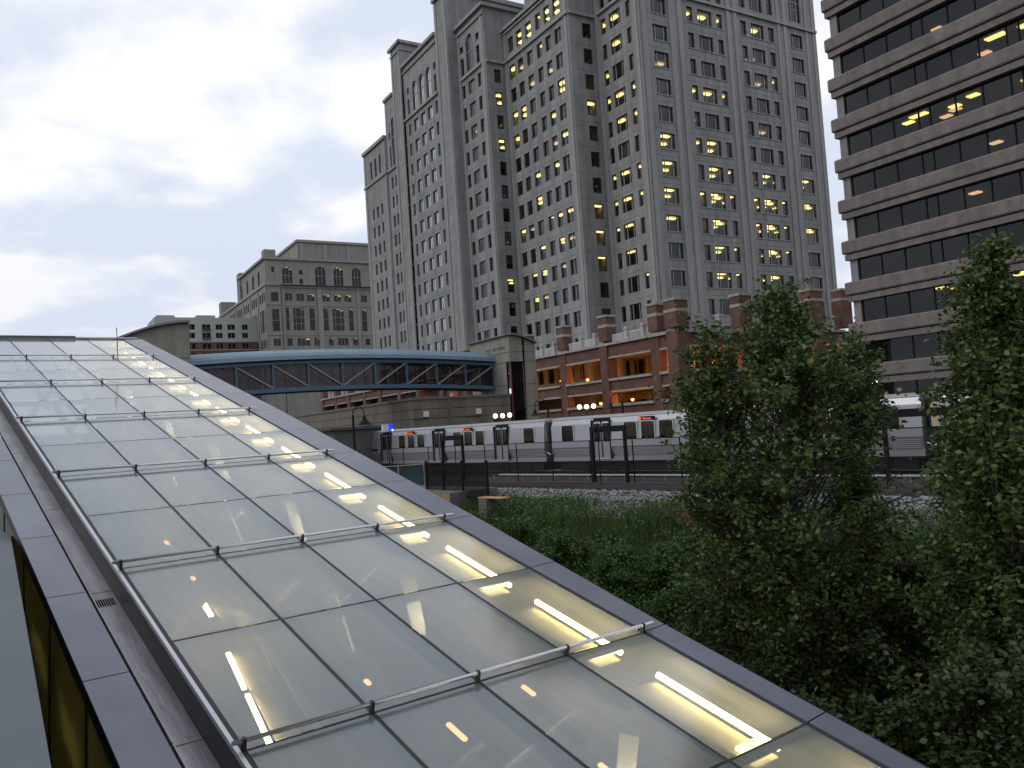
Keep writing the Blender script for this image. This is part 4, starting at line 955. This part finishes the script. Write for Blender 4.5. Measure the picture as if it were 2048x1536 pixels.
        g = MB(); rounded_win(g, -.5, -.12, 1.95, 3.05, .5, .15); g.build('bulkhead_window', m_tint, t)
    g = MB(); g.box(-.62, -.02, .55, W-.5, .9, 3.25); g.build('gangway', m_dark, t)
    g = MB(); g.tube([(-.6, .15, 1.35), (-.3, .1, 1.22), (-.02, .15, 1.35)], .03, 6); g.build('barrier_chain', m_steel2, t) if not cab else None
    return t
signtext = text_mesh('Glenmont', .15, m_red)
make_car(60.9, 'leading silver metro car with black nose stripe, farthest left of the train', True)
make_car(37.6, 'second silver metro car, between the two dark inter-car gaps, partly behind the maple', False)
make_car(14.3, 'third silver metro car seen through the leaves of the right hand tree', False)
make_car(-9.0, 'last silver metro car, running out of view at the right', False)

# ------------------------------------------------------------------ trackside fence, frames, platform end
def fence():
    q = N_*33.3; t = root('chain_link_fence', (q.x, q.y, ZC-3.45), ANG_T+90, 'dark chain link fence with pipe posts between the ballast and the near track', 'fence')
    # local x runs along T
    for i in range(24):
        x = -11.2+i*3.06; MB().tube([(x, 0, 0), (x, 0, 2.34)], .035, 6).build('post', m_black, t)
    MB().tube([(-12, 0, 2.34), (58, 0, 2.34)], .028, 6).build('top_rail', m_black, t); MB().tube([(-12, 0, .12), (52, 0, .12)], .01, 5).build('bottom_wire', m_black, t)
    w_ = MB(); h = 2.2
    for i in range(-24, 560):
        x = -9+i*.11
        for sg in (-1, 1):
            a, c = (x, x+h) if sg > 0 else (x+h, x)
            w_.v += [(a-.003, 0, .1), (a+.003, 0, .1), (c+.003, 0, 2.3), (c-.003, 0, 2.3)]; n = len(w_.v)-4; w_.f.append((n, n+1, n+2, n+3)); w_.m.append(0)
    w_.build('wire_mesh', mat('galvanised_wire', (.12, .12, .12), .6, .5), t, kind='stuff')
fence()
def portal(s, wd, label, h=3.15):
    q = N_*33.1+T_*s; t = root('steel_frame', (q.x, q.y, ZC-3.5), ANG_T+90, label, 'steel frame', 'black steel frames along the fence')
    for x in (0, wd): MB().box(x-.075, x+.075, -.075, .075, 0, h).build('post', m_black, t)
    MB().box(.076, wd-.076, -.075, .075, h-.32, h).build('beam', m_black, t)
    MB().box(.1, wd-.1, -.04, .04, 1.2, 1.24).build('crossbar', m_black, t)
portal(42.8, 2.2, 'black steel frame behind the picket fence, leftmost of the frames', 3.1)
portal(28.9, 2.35, 'black steel frame in front of the doors of the second train car')
portal(12.7, 2.5, 'black steel frame between the two trees, in front of the third train car', 3.15)
h = pxp(1195, 858, 41.3)
t = root('bell_lamp_pair', (h.x, h.y, ZC-3.5), ANG_T+90, 'pair of dark dome shaped signal heads on a pole beside the steel frame', 'signal')
MB().tube([(0, 0, 0), (0, 0, 3.35)], .03, 6).build('pole', m_black, t)
for x in (-.16, .16): MB().lathe([(0, 3.2), (.09, 3.17), (.14, 3.05), (.14, 2.9), (0, 2.9)], 10, (x, 0)).build('dome', m_black, t)

# glass balustrade and pickets at the platform end
pa, pb = pxp(715, 943, 47), pxp(848, 927, 47.5)
def platform():
    d = (pb-pa).normalized(); d.z = 0; d.normalize(); ang = math.degrees(math.atan2(d.y, d.x)); L = (pb-pa).length
    t = root('glass_balustrade', (pa.x, pa.y, ZC-3.6), ang, 'teal glass balustrade with pale steel rail at the platform end', 'balustrade')
    zt = pb.z+3.6
    MB().box(-3, L, -.03, .03, zt-.05, zt).build('top_rail', m_rail, t); MB().box(-3, L, -.02, .02, zt-.2, zt-.17).build('second_rail', m_frame, t)
    for i in range(5):
        x = L-.03-i*1.45; MB().box(x-.03, x+.03, -.03, .03, 0, zt-.05).build('post', m_rail, t)
        MB().box(x-1.4, x-.05, -.012, .012, .55, zt-.25).build('glass_panel', m_gglass, t)
    pf = pxp(852, 927, 46.5); pe = pxp(972, 925, 41.5); d = (pe-pf); L = math.hypot(d.x, d.y); ang = math.degrees(math.atan2(d.y, d.x))
    t = root('picket_fence', (pf.x, pf.y, ZC-3.7), ang, 'black steel picket fence in front of the train between balustrade and lit kerb', 'fence')
    zt = pf.z+3.7
    for z in (.12, .95, zt-.3, zt-.02): MB().box(0, L, -.03, .03, z, z+.06).build('rail', m_black, t)
    for i in range(int(L/.115)): MB().box(i*.115, i*.115+.036, -.016, .016, .05, zt).build('picket', m_black, t) if i < 90 else None
    for x in (0, L*.3, L*.62, L): MB().box(x-.06, x+.06, -.06, .06, 0, zt+.15).build('post', m_black, t)
    c = pxp(800, 975, 44)
    t = root('platform_end', (c.x, c.y, ZC-4.0), ANG_T+90, 'concrete platform end with warm glow painted on its kerb strip behind the picket fence', 'platform')
    MB().box(-3, 14, -4.2, -1.0, -1, .75).build('slab', m_conc3, t)
    MB().box(-3, 14, -1.0, -.9, .3, .72).build('kerb_glow', emis('kerb_glow', (1, .72, .36), .16), t)  # lamplight on the low wall, put in as faint emission
    k = pxp(975, 968, 40.5); k2 = pxp(1012, 963, 38.5)
    t = root('concrete_block', (k.x, k.y, ZC-4.4), ANG_T+90, 'low concrete block with orange light painted on its top at the end of the picket fence', 'concrete block')
    MB().box(-.3, .3, -.4, .4, 0, .95).build('block', m_conc3, t); MB().box(-1.3, .5, -.3, .3, .953, 1.0).build('top_plate', mat('painted_orange_light', (.42, .26, .13), .6), t)  # tan of the top is orange light put into the colour
platform()
# strip of orange safety netting lying on the bank
for pxs, lab in (((1352, 1012, 29), 'orange safety netting heaped on the bank by the ballast edge'),):
    c = pxp(*pxs); b = MB(); 
    for i in range(8):
        for j in range(2):
            f_ = lambda i, j: (c.x+i*.22+.05*math.sin(i*3+j), c.y-i*.12+j*.18, c.z+ZC-.2+.14*math.sin(i*1.7)*(1-j*.5)-j*.22)
            b.quad(f_(i, j), f_(i+1, j), f_(i+1, j+1), f_(i, j+1))
    tag(b.build('safety_netting', m_orange), lab, 'netting')

# ------------------------------------------------------------------ street lamps
def globe_lamp(px, py, d, gap, label, n=3):
    g = pxp(px, py, d); t = root('street_lamp', (g.x, g.y, ZC-3.2), ANG_B if False else 0, label, 'street lamp', 'globe street lamps behind the train')
    z = g.z+3.2; MB().tube([(0, 0, 0), (0, 0, z-.5)], [.09, .06], 8).build('post', m_black, t)
    MB().tube([(-gap, 0, z-.35), (0, 0, z-.5), (gap, 0, z-.35)], .03, 6).build('arm', m_black, t)
    gl = MB().lathe([(0, -.2), (.14, -.15), (.2, 0), (.14, .15), (0, .2)], 12).mesh('globe', m_globe, 0, True)
    for i in range(n): x = (-gap, 0, gap)[i] if n == 3 else (-gap, gap)[i]; link('globe', gl, t, loc=(x, 0, z-(0 if x else .02)))
globe_lamp(1005, 831, 72, .62, 'street lamp with three round globes left of the stair tower glass strip')
globe_lamp(1173, 813, 70, .6, 'street lamp with three round globes in front of the brick garage, above the second car')
globe_lamp(1409, 793, 66, .62, 'street lamp with three round globes seen through the left edge of the maple')
globe_lamp(1735, 765, 58, .5, 'street lamp with two round globes in front of the brown office block', 2)
def bell(px, py, d, label, post_dx, size=1.):
    g = pxp(px, py, d); t = root('gooseneck_lamp', (g.x, g.y, ZC-3.3), 0, label, 'street lamp', 'unlit gooseneck lamps')
    z = g.z+3.3; r_ = abs(post_dx)/2; pts = [(post_dx, 0, 0), (post_dx, 0, z+.55*size)]+[(post_dx/2+post_dx/2*math.cos(a), 0, z+.55*size+r_*1.35*math.sin(a)) for a in [i*math.pi/8 for i in range(1, 9)]]+[(0, 0, z+.3*size)]
    MB().tube([(post_dx, 0, 0), (post_dx, 0, z+.5*size)], .09, 8).build('post', m_black, t)
    MB().tube(pts[1:], .045, 6).build('gooseneck', m_black, t)
    MB().lathe([(.06, z+.4*size), (.14*size, z+.3*size), (.16*size, z+.1*size), (.55*size, z-.3*size), (.5*size, z-.3*size), (.1*size, z)], 14).build('bell_shade', m_black, t)
bell(729, 842, 62, 'dark gooseneck street lamp with bell shade at the train nose, left of the footbridge tower', -.85)
bell(1070, 826, 75, 'dark bell shaded lamp in front of the stair tower, half hidden by the train roof', 1.2, .8)
bell(1222, 812, 72, 'dark bell shaded lamp before the garage ledge, right of the globe lamp', 1.0, .75)

# ------------------------------------------------------------------ glass canopy in the foreground
da = Vector((-0.5897943, 0.76757682, 0.25093528)); db = Vector((0.79347916, 0.60858796, 0.0033932)); nn = db.cross(da).normalized()
if nn.z < 0: nn = -nn
D0, KA, KB = 4.3, 1.02780479*4.3, .28014777*4.3
O = -nn*D0+da*(1.45388946*D0)+db*(.55274319*D0)
m_clear = glass('clear_edge', (.97, .99, .98), 1.0, rough=.02, ior=1.01)
def canopy():
    t = link('glass_canopy', None); mtx = Matrix((db, da, nn)).transposed().to_4x4(); mtx.translation = O+Vector((0, 0, ZC)); t.matrix_world = mtx
    tag(t, 'long sloping frosted glass canopy with steel tubes filling the lower left foreground', 'glass canopy')
    k0, k1 = -1.5, 6.03; W4 = 4*KB
    pb_ = MB().box(.022, KB-.022, .018, KA/2-.018, -.014, 0); pb_.m = [1, 0, 1, 1, 1, 1]; pan = pb_.mesh('glass_panel', [m_frost, m_clear])
    k = k0
    while k < k1-.1:
        for j in range(4): link('glass_panel', pan, t, loc=(j*KB, k*KA, 0))
        k += .5
    for j in range(5): MB().box(j*KB-.028, j*KB+.028, k0*KA, 6*KA, -.16, -.02).box(j*KB-.0205, j*KB+.0205, k0*KA, 6*KA, -.019, -.005).build('rafter', m_seal, t)
    k = k0
    while k <= 6.01: MB().box(.03, W4-.03, k*KA-.026, k*KA+.026, -.12, -.022).box(.022, W4-.022, k*KA-.0172, k*KA+.0172, -.021, -.006).build('purlin', m_seal, t); k += .5
    for k in range(-1, 7):
        if k == 6: continue
        y = k*KA+.02
        o = MB().tube([(-.1, y, .085), (W4+.16, y, .085)], .021, 10).build('tube_rail', m_rail, t, smooth=True)
        for j in range(5): MB().box(j*KB-.017, j*KB+.017, y-.022, y+.022, -.018, .108).build('clamp', m_seal, o)
    bo = lambda k: float(np.interp(k, [-1.5, -.7, 0, 1, 2, 3, 6.1], [5.05, 5.14, 5.18, 5.37, 5.46, 5.54, 5.50]))
    k = -1.5
    while k < 6:
        a, c = k*KA+.008, (k+.5)*KA-.008; x0 = W4+.035; e0, e1 = bo(k), bo(k+.5)
        b = MB(); b.quad((x0, a, .012), (e0, a, .03), (e1, c, .03), (x0, c, .012)); b.quad((e0, a, .03), (e0+.01, a, -.28), (e1+.01, c, -.28), (e1, c, .03)); b.quad((x0, a, .012), (x0, c, .012), (x0, c, -.05), (x0, a, -.05))
        b.build('edge_panel', m_flash, t); k += .5
    MB().box(W4+.02, W4+.5, k0*KA, 6*KA, -.3, -.06).build('edge_beam', m_seal, t)
    # ridge cap
    MB().box(-.9, 5.4, 6*KA+.01, 6*KA+.28, -.25, .05).build('ridge_cap', mat('ridge_cap', (.2, .21, .24), .4, .3), t)
    MB().tube([(-3.9, 6*KA+.1, .06), (3.3, 6*KA+.1, .06)], .05, 8).build('ridge_rail', m_frame, t)
    # left edge: angle, curb, gutter, parapet panels
    MB().box(-.075, -.035, k0*KA, 6*KA, -.03, .02).build('edge_angle', m_rail2, t)
    MB().box(-.07, -.04, k0*KA, 6*KA, -.36, -.033).build('curb', m_curb, t)
    jt = [-1.5, -.62, .19, 1.03, 1.84, 2.69, 3.55, 4.4, 5.2, 6.03]
    for a, c in zip(jt, jt[1:]):
        b = MB(); y0, y1 = a*KA+.01, c*KA-.012; b.box(-.335, -.073, y0, y1, -.345, -.33); b.box(-.35, -.336, y0, y1, -.345, -.285); b.build('gutter', m_gut, t)
    MB().box(-.4, -.351, k0*KA, 6*KA, -.42, -.36).build('gutter_gap', m_seal, t)
    gy = .93*KA; g = MB()
    for i in range(8):
        for j in range(5): g.box(-.315+i*.026, -.300+i*.026, gy+j*.045, gy+.03+j*.045, -.329, -.322)
    g.build('drain_grate', m_black, t, kind='stuff')
    k = -1.5
    while k < 6: MB().box(-.83, -.402, k*KA+.012, (k+.5)*KA-.008, -.27, -.235).build('parapet_panel', m_flash, t); k += .5
    MB().box(-.815, -.41, k0*KA, 6*KA, -.46, -.275).build('fascia', m_seal, t)
    # side wall below the fascia: tall panes lit from within
    k = -1.5
    while k < 6: 
        y0, y1 = k*KA+.03, (k+.5)*KA-.03
        MB().box(-.79, -.775, y0, y1, -3.4, -.47).build('side_pane', m_side, t); MB().box(-.80, -.70, y1, y1+.06, -3.4, -.465).build('side_mullion', m_black, t); k += .5
    # right wall
    MB().box(W4+.1, W4+.2, k0*KA, 6*KA, -6, -.3).build('side_wall', m_dark, t)
    # floor of the stair hall and inner structure
    MB().box(-.4, W4+.1, k0*KA, 6*KA, -3.6, -3.45).build('hall_floor', m_hall, t)
    k = k0+.25
    wst = m_strut
    while k < 6:
        y = k*KA
        for j in (1, 2, 3):
            MB().beam((j*KB-.1, y, -.3), (j*KB+.5, y+.5, -1.5), .2, .05).build('strut', wst, t); MB().beam((j*KB-.3, y+.6, -.35), (j*KB-.75, y+1.3, -1.4), .16, .05).build('strut', wst, t)
        k += 1
    # fluorescent battens under the right column, one per panel; added glowing blobs for the lamp reflections; left batten pair
    bat = MB().tube([(0, 0, 0), (0, 1.62, 0)], .036, 8).mesh('tube_light', m_lampC); refl = MB().box(-.2, .2, -.09, .09, -.02, .02).mesh('reflection_glow', m_reflC)
    tray = MB().box(-.34, .02, .0, 1.66, -.13, -.10).mesh('light_tray', m_tray)
    hall = bpy.data.lights.new('hall_fill', 'POINT'); hall.energy = 50; hall.color = (1, .8, .5); hall.shadow_soft_size = 0  # unseen fill points, added to brighten the space below the glass
    k = -.98
    while k < 5.9:
        o = link('tube_light', bat, t, loc=(4.60, k*KA+.03, -.26)); link('light_tray', tray, o)
        link('hall_fill', hall, o, loc=(-.6, .8, -1.1))
        link('reflection_glow', refl, t, loc=(4.42, (k+.54)*KA, -.27)); k += .5
    def seg(p, q, w_, m_, nm, z=-.8): MB().beam((p[0], p[1]*KA, z), (q[0], q[1]*KA, z), w_, .03).build(nm, m_, t)
    seg((.955, .72), (.845, .52), .05, m_lampC, 'tube_light'); seg((.83, .49), (.70, .26), .05, m_lampC, 'tube_light'); seg((1.13, 1.07), (1.10, .97), .06, m_lampC, 'tube_light')
    seg((1.16, .74), (.93, .25), .26, m_tray, 'light_shelf', -.86); seg((1.5, .74), (1.27, .25), .09, m_tray, 'light_shelf', -.86); seg((1.33, 1.1), (1.3, .95), .16, m_tray, 'light_shelf', -.86); seg((1.6, 1.1), (1.56, .95), .08, m_tray, 'light_shelf', -.86)
    for x, k, l in ((1.2, 1.55, .14), (1.15, 1.2, .1), (2.35, .02, .34), (3.3, -.30, .4), (3.55, .1, .22), (2.0, .35, .1), (1.3, -.25, .1)): MB().box(x, x+.05, k*KA, k*KA+l, -.7, -.67).build('spot_light', m_lampO, t)
    # warm light bars added behind the side panes to make them glow
    for k in range(-1, 6):
        for q_ in (.3, 2.6): MB().box(-.42, -.38, k*KA+q_, k*KA+q_+1.1, -1.35, -1.3).build('pane_backlight', m_lampC3, t)
m_lampO = emis('orange_spot', (1, .5, .2), 4); m_rail2 = mat('aluminium_angle', (.5, .5, .52), .35, .7); m_side = frosted('side_glass'); 
for n_ in m_side.node_tree.nodes:
    if n_.type == 'BSDF_TRANSLUCENT': n_.inputs[0].default_value = (.8, .78, .35, 1)
    if n_.type == 'VALTORGB': n_.color_ramp.elements[0].color = (.03, .035, .02, 1); n_.color_ramp.elements[1].color = (.10, .10, .05, 1)

m_hall = mat('hall_floor', (.08, .085, .08), .7, var=.4, scale=.8); m_strut = mat('white_strut', (.85, .83, .74), .6); m_tray = mat('cream_tray', (.8, .72, .5), .6)
m_lampC3 = emis('side_backlight', (1, .8, .35), 16)
canopy()

# near parapet at the left edge (the wall the viewer leans over)
def parapet():
    e0, e1 = Vector((-12.9, 20.9, -1.2)), Vector((-.65, 1.31, -1.2)); d = (e1-e0); L = d.length; ang = math.degrees(math.atan2(d.y, d.x))
    t = root('parapet', (e0.x, e0.y, ZC-3), ang, 'blurred grey metal parapet at the extreme left edge, closest to the viewer', 'parapet')
    MB().box(-1, L, -1.6, 0, 1.74, 1.8).build('metal_cap', mat('parapet_metal', (.075, .095, .105), .6, .1, var=.12, scale=.5), t); MB().box(-1, L, -1.55, -.03, -4, 1.737).build('wall', m_seal, t)
parapet()
b = root('lightning_rod', (*(pxp(234, 675, 24)[:2]), ZC+pxp(234, 700, 24).z-.1), 0, 'thin lightning rod standing on the canopy ridge', 'rod'); MB().tube([(0, 0, -.2), (0, 0, .75)], .012, 5).build('rod', m_black, b)

# ------------------------------------------------------------------ vegetation
def leaves(pts, size, name, m, parent, flat=.5, **kw):
    n = len(pts); pts = np.asarray(pts, np.float32)
    d = rng.normal(size=(n, 3)); d[:, 2] *= flat; d[:, 2] -= .25; d /= np.linalg.norm(d, axis=1)[:, None]
    r_ = rng.normal(size=(n, 3)); s = np.cross(d, r_); s /= np.linalg.norm(s, axis=1)[:, None]
    L = size*rng.uniform(.6, 1.35, n)[:, None]; w_ = L*rng.uniform(.45, .7, n)[:, None]/2
    up_ = np.cross(s, d)
    v = np.empty((n, 4, 3), np.float32)
    v[:, 0] = pts; v[:, 1] = pts+d*L*.5+s*w_+up_*L*.08; v[:, 2] = pts+d*L; v[:, 3] = pts+d*L*.5-s*w_+up_*L*.08
    me = bpy.data.meshes.new(name); me.vertices.add(n*4); me.vertices.foreach_set('co', v.ravel())
    me.loops.add(n*4); me.loops.foreach_set('vertex_index', np.arange(n*4, dtype=np.int32)); me.polygons.add(n)
    me.polygons.foreach_set('loop_start', np.arange(n, dtype=np.int32)*4)
    me.update(calc_edges=True); me.materials.append(m)
    return link(name, me, parent, **kw)
def tree(px, d, ztop, zbase, env, nbr, nleaf, size, label, name, lm, trunk=.13, twig=.45, cat='tree', group=None, az=0, open_=0.):
    """env(f): radius at height fraction f (0 base..1 top); asymmetric limbs give the ragged outline"""
    q = pxp(px, 800, d); base = Vector((q.x, q.y, ZC+zbase)); H = ztop-zbase
    t = root(name, base, 0, label, cat, group); b = MB()
    lean = Vector((random.uniform(-.04, .04), random.uniform(-.04, .04), 1))
    tp = [lean*(H*i/10)+Vector((random.uniform(-.06, .06)*i/5, random.uniform(-.06, .06)*i/5, 0)) for i in range(11)]
    for p in tp: pass
    b.tube(tp, [trunk*(1-.9*i/10) for i in range(11)], 7); tips = []
    for i in range(nbr):
        f = random.random()**.8*.97+.03; r_ = env(f)*random.uniform(.3, 1.25)*(1+.18*math.sin(3*random.random()+i)); a = random.uniform(0, 6.283)
        s0 = max(0.02, f-random.uniform(.05, .22)); o = lean*(H*s0); e = Vector((math.cos(a)*r_, math.sin(a)*r_, H*f))
        mid = (o+e)/2+Vector((0, 0, random.uniform(-.1, .25)*r_)); b.tube([o, mid, e], [trunk*.35*(1-s0*.6), trunk*.2, .008], 4, caps=False)
        for j in range(3):
            k = random.uniform(.35, 1.0); c = o.lerp(mid, k*2) if k < .5 else mid.lerp(e, k*2-1)
            dd = Vector((random.gauss(0, 1), random.gauss(0, 1), random.gauss(0, .6))).normalized()*twig*random.uniform(.5, 1.6)
            tips.append((c, c+dd)); b.tube([c, c+dd], [.010, .004], 3, caps=False)
        tips.append((mid, e+Vector((random.gauss(0, .1), random.gauss(0, .1), random.gauss(.05, .1)))))
    b.build('trunk', m_bark, t)
    per = max(4, nleaf//len(tips)); P0 = []
    for c, e in tips:
        k = rng.random(per)[:, None]**.7; c_, e_ = np.array(c), np.array(e)
        P0.append(c_+(e_-c_)*k+rng.normal(size=(per, 3))*twig*.2)
    leaves(np.concatenate(P0), size, 'crown', lm, t)
    return t
def interp(xs_, ys_): return lambda f: float(np.interp(f, xs_, ys_))
random.seed(5)
tree(1570, 17.5, 2.6, -8.3, interp([0, .25, .45, .7, .82, .92, 1], [1.2, 2.1, 2.3, 2.1, 1.75, 1.0, .15]), 280, 36000, .12, 'tall leafy tree left of the brown office block, crown in front of the garage', 'maple_tree', m_leafA, .12)
tree(1412, 18.5, 1.95, -8.2, interp([0, .3, .6, .85, 1], [1.0, 1.5, 1.3, .95, .2]), 110, 16000, .12, 'smaller tree at the left edge of the leafy clump, before the brick garage', 'maple_tree', m_leafA, .08)
tree(1700, 18.3, 1.55, -8.2, interp([0, .3, .6, .75, .9, 1], [.6, .6, .35, .4, .75, .2]), 70, 12000, .115, 'slim leafy sapling just right of the tall tree, before the brown block', 'sapling', m_leafA, .06)
tree(2010, 14.2, 2.65, -8.4, interp([0, .25, .5, .7, .85, 1], [1.1, 1.8, 1.65, 1.4, .95, .1]), 260, 50000, .115, 'tall leafy tree at the right edge with a pointed top', 'birch_tree', m_leafB, .13)
tree(2140, 14.8, 1.2, -8.4, interp([0, .3, .6, .85, 1], [.9, 1.5, 1.4, .9, .2]), 130, 24000, .115, 'broad leafy tree cut by the right edge of the view', 'birch_tree', m_leafB, .1)
shr = [(1500, 19, -3.2, -7.8, 1.7, 'green'), (1640, 16, -3.0, -8, 1.9, 'dense'), (1790, 17, -3.3, -8, 1.7, 'low'), (1930, 14, -2.6, -8.3, 1.8, 'full'), (1330, 21.5, -4.4, -7.2, 1.6, 'yellow green'), (1420, 17, -4.9, -8.2, 1.7, 'dark'),
       (1560, 13, -4.6, -8.6, 1.7, 'near'), (1720, 12, -4.2, -8.8, 1.6, 'wide'), (1880, 11.5, -3.6, -8.8, 1.5, 'tall'), (2020, 10.5, -3.4, -8.8, 1.4, 'corner'), (1240, 22, -5.4, -7.6, 1.6, 'pale'), (1640, 10.5, -5.4, -8.9, 1.4, 'shadowed'), (1830, 9.5, -5.2, -8.9, 1.3, 'sparse'), (2000, 8.8, -4.6, -8.9, 1.2, 'nearest')]
shr += [(1010, 33, -3.9, -5.2, 1.1, 'tall weedy'), (1100, 30, -4.0, -5.8, 1.5, 'bushy'), (1215, 28, -4.4, -6.2, 1.6, 'round'), (1310, 27, -4.3, -6.2, 1.5, 'leafy'), (1150, 25.5, -5.2, -7, 1.5, 'low spreading'), (1040, 29, -5.0, -6.2, 1.2, 'small')]
places = ['below the left tree, over the netting', 'at the foot of the tall tree', 'in the gap under the steel frame between the trees', 'below the right hand tree', 'at the top of the bank left of the netting', 'halfway down the bank left of the trees', 'just above the middle of the canopy edge strip',
          'between the two tall trees low on the bank', 'under the right tree, half way down the view', 'at the right edge low in the view', 'on the grassy bank, leftmost of the shrubs', 'closest above the canopy edge at lower right', 'beside the canopy edge near the bottom right corner', 'in the bottom right corner of the view', 'by the tan topped block at the end of the pickets', 'below the ballast, between the block and the second frame', 'under the second steel frame on the bank', 'just left of the orange netting', 'mid bank above the canopy edge', 'beside the canopy edge, left end of the bank']
for (px, d, zt, zb_, rad, w_), pl in zip(shr, places):
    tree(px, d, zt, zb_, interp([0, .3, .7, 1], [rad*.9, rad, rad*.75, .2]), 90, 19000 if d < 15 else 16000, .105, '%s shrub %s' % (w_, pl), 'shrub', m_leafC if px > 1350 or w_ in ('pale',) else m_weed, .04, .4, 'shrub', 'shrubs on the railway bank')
# tall weeds and grass on the bank
def weeds():
    n = 60000; s = rng.uniform(8, 52, n); u = rng.uniform(10, 28.2, n)
    P0 = np.empty((n, 3)); 
    P0[:, 0] = N_.x*u+T_.x*s; P0[:, 1] = N_.y*u+T_.y*s; P0[:, 2] = [ZC+gz(a, b_) for a, b_ in zip(u, s)]
    patch = .5+.5*np.sin(s*.8+u*.5)*np.sin(u*.9-s*.3)
    H = (.35+.75*patch)*rng.uniform(.5, 1.2, n)*np.clip((29-u)/3, .25, 1)
    an = rng.uniform(0, 6.28, n); w_ = .018; l = rng.normal(size=(n, 2))*.22
    v = np.empty((n, 4, 3), np.float32); cx, sx = np.cos(an)*w_, np.sin(an)*w_
    v[:, 0] = P0; v[:, 0, 0] -= cx; v[:, 0, 1] -= sx; v[:, 1] = P0; v[:, 1, 0] += cx; v[:, 1, 1] += sx
    top = P0.copy(); top[:, 0] += l[:, 0]*H; top[:, 1] += l[:, 1]*H; top[:, 2] += H
    mid = (P0+top)/2; mid[:, 2] += H*.08
    v[:, 2] = mid; v[:, 2, 0] += cx*1.2; v[:, 2, 1] += sx*1.2; v[:, 3] = top
    v = v[:, [0, 1, 2, 3]]
    me = bpy.data.meshes.new('tall_grass'); me.vertices.add(n*4); me.vertices.foreach_set('co', v.ravel()); me.loops.add(n*4); me.loops.foreach_set('vertex_index', np.arange(n*4, dtype=np.int32)); me.polygons.add(n); me.polygons.foreach_set('loop_start', np.arange(n, dtype=np.int32)*4)
    me.update(calc_edges=True); me.materials.append(m_grass); tag(link('tall_grass', me), kind='stuff')
    n = 110000; s = rng.uniform(6, 50, n); u = rng.uniform(9, 28, n); mound = .5+.5*np.sin(s*.9+1.3*np.sin(u*.7))*np.sin(u*1.1+s*.35); keep = rng.random(n) < mound+.25; mound = mound[keep]; s, u = s[keep], u[keep]; n = len(s)
    P0 = np.empty((n, 3)); P0[:, 0] = N_.x*u+T_.x*s; P0[:, 1] = N_.y*u+T_.y*s; P0[:, 2] = [ZC+gz(a, b_) for a, b_ in zip(u, s)]; P0[:, 2] += rng.uniform(.02, 1, n)**.6*(.25+1.1*mound*np.clip((29-u)/6, .15, 1))
    o = leaves(P0, .13, 'ground_cover', m_weed, None); tag(o, kind='stuff')
weeds()
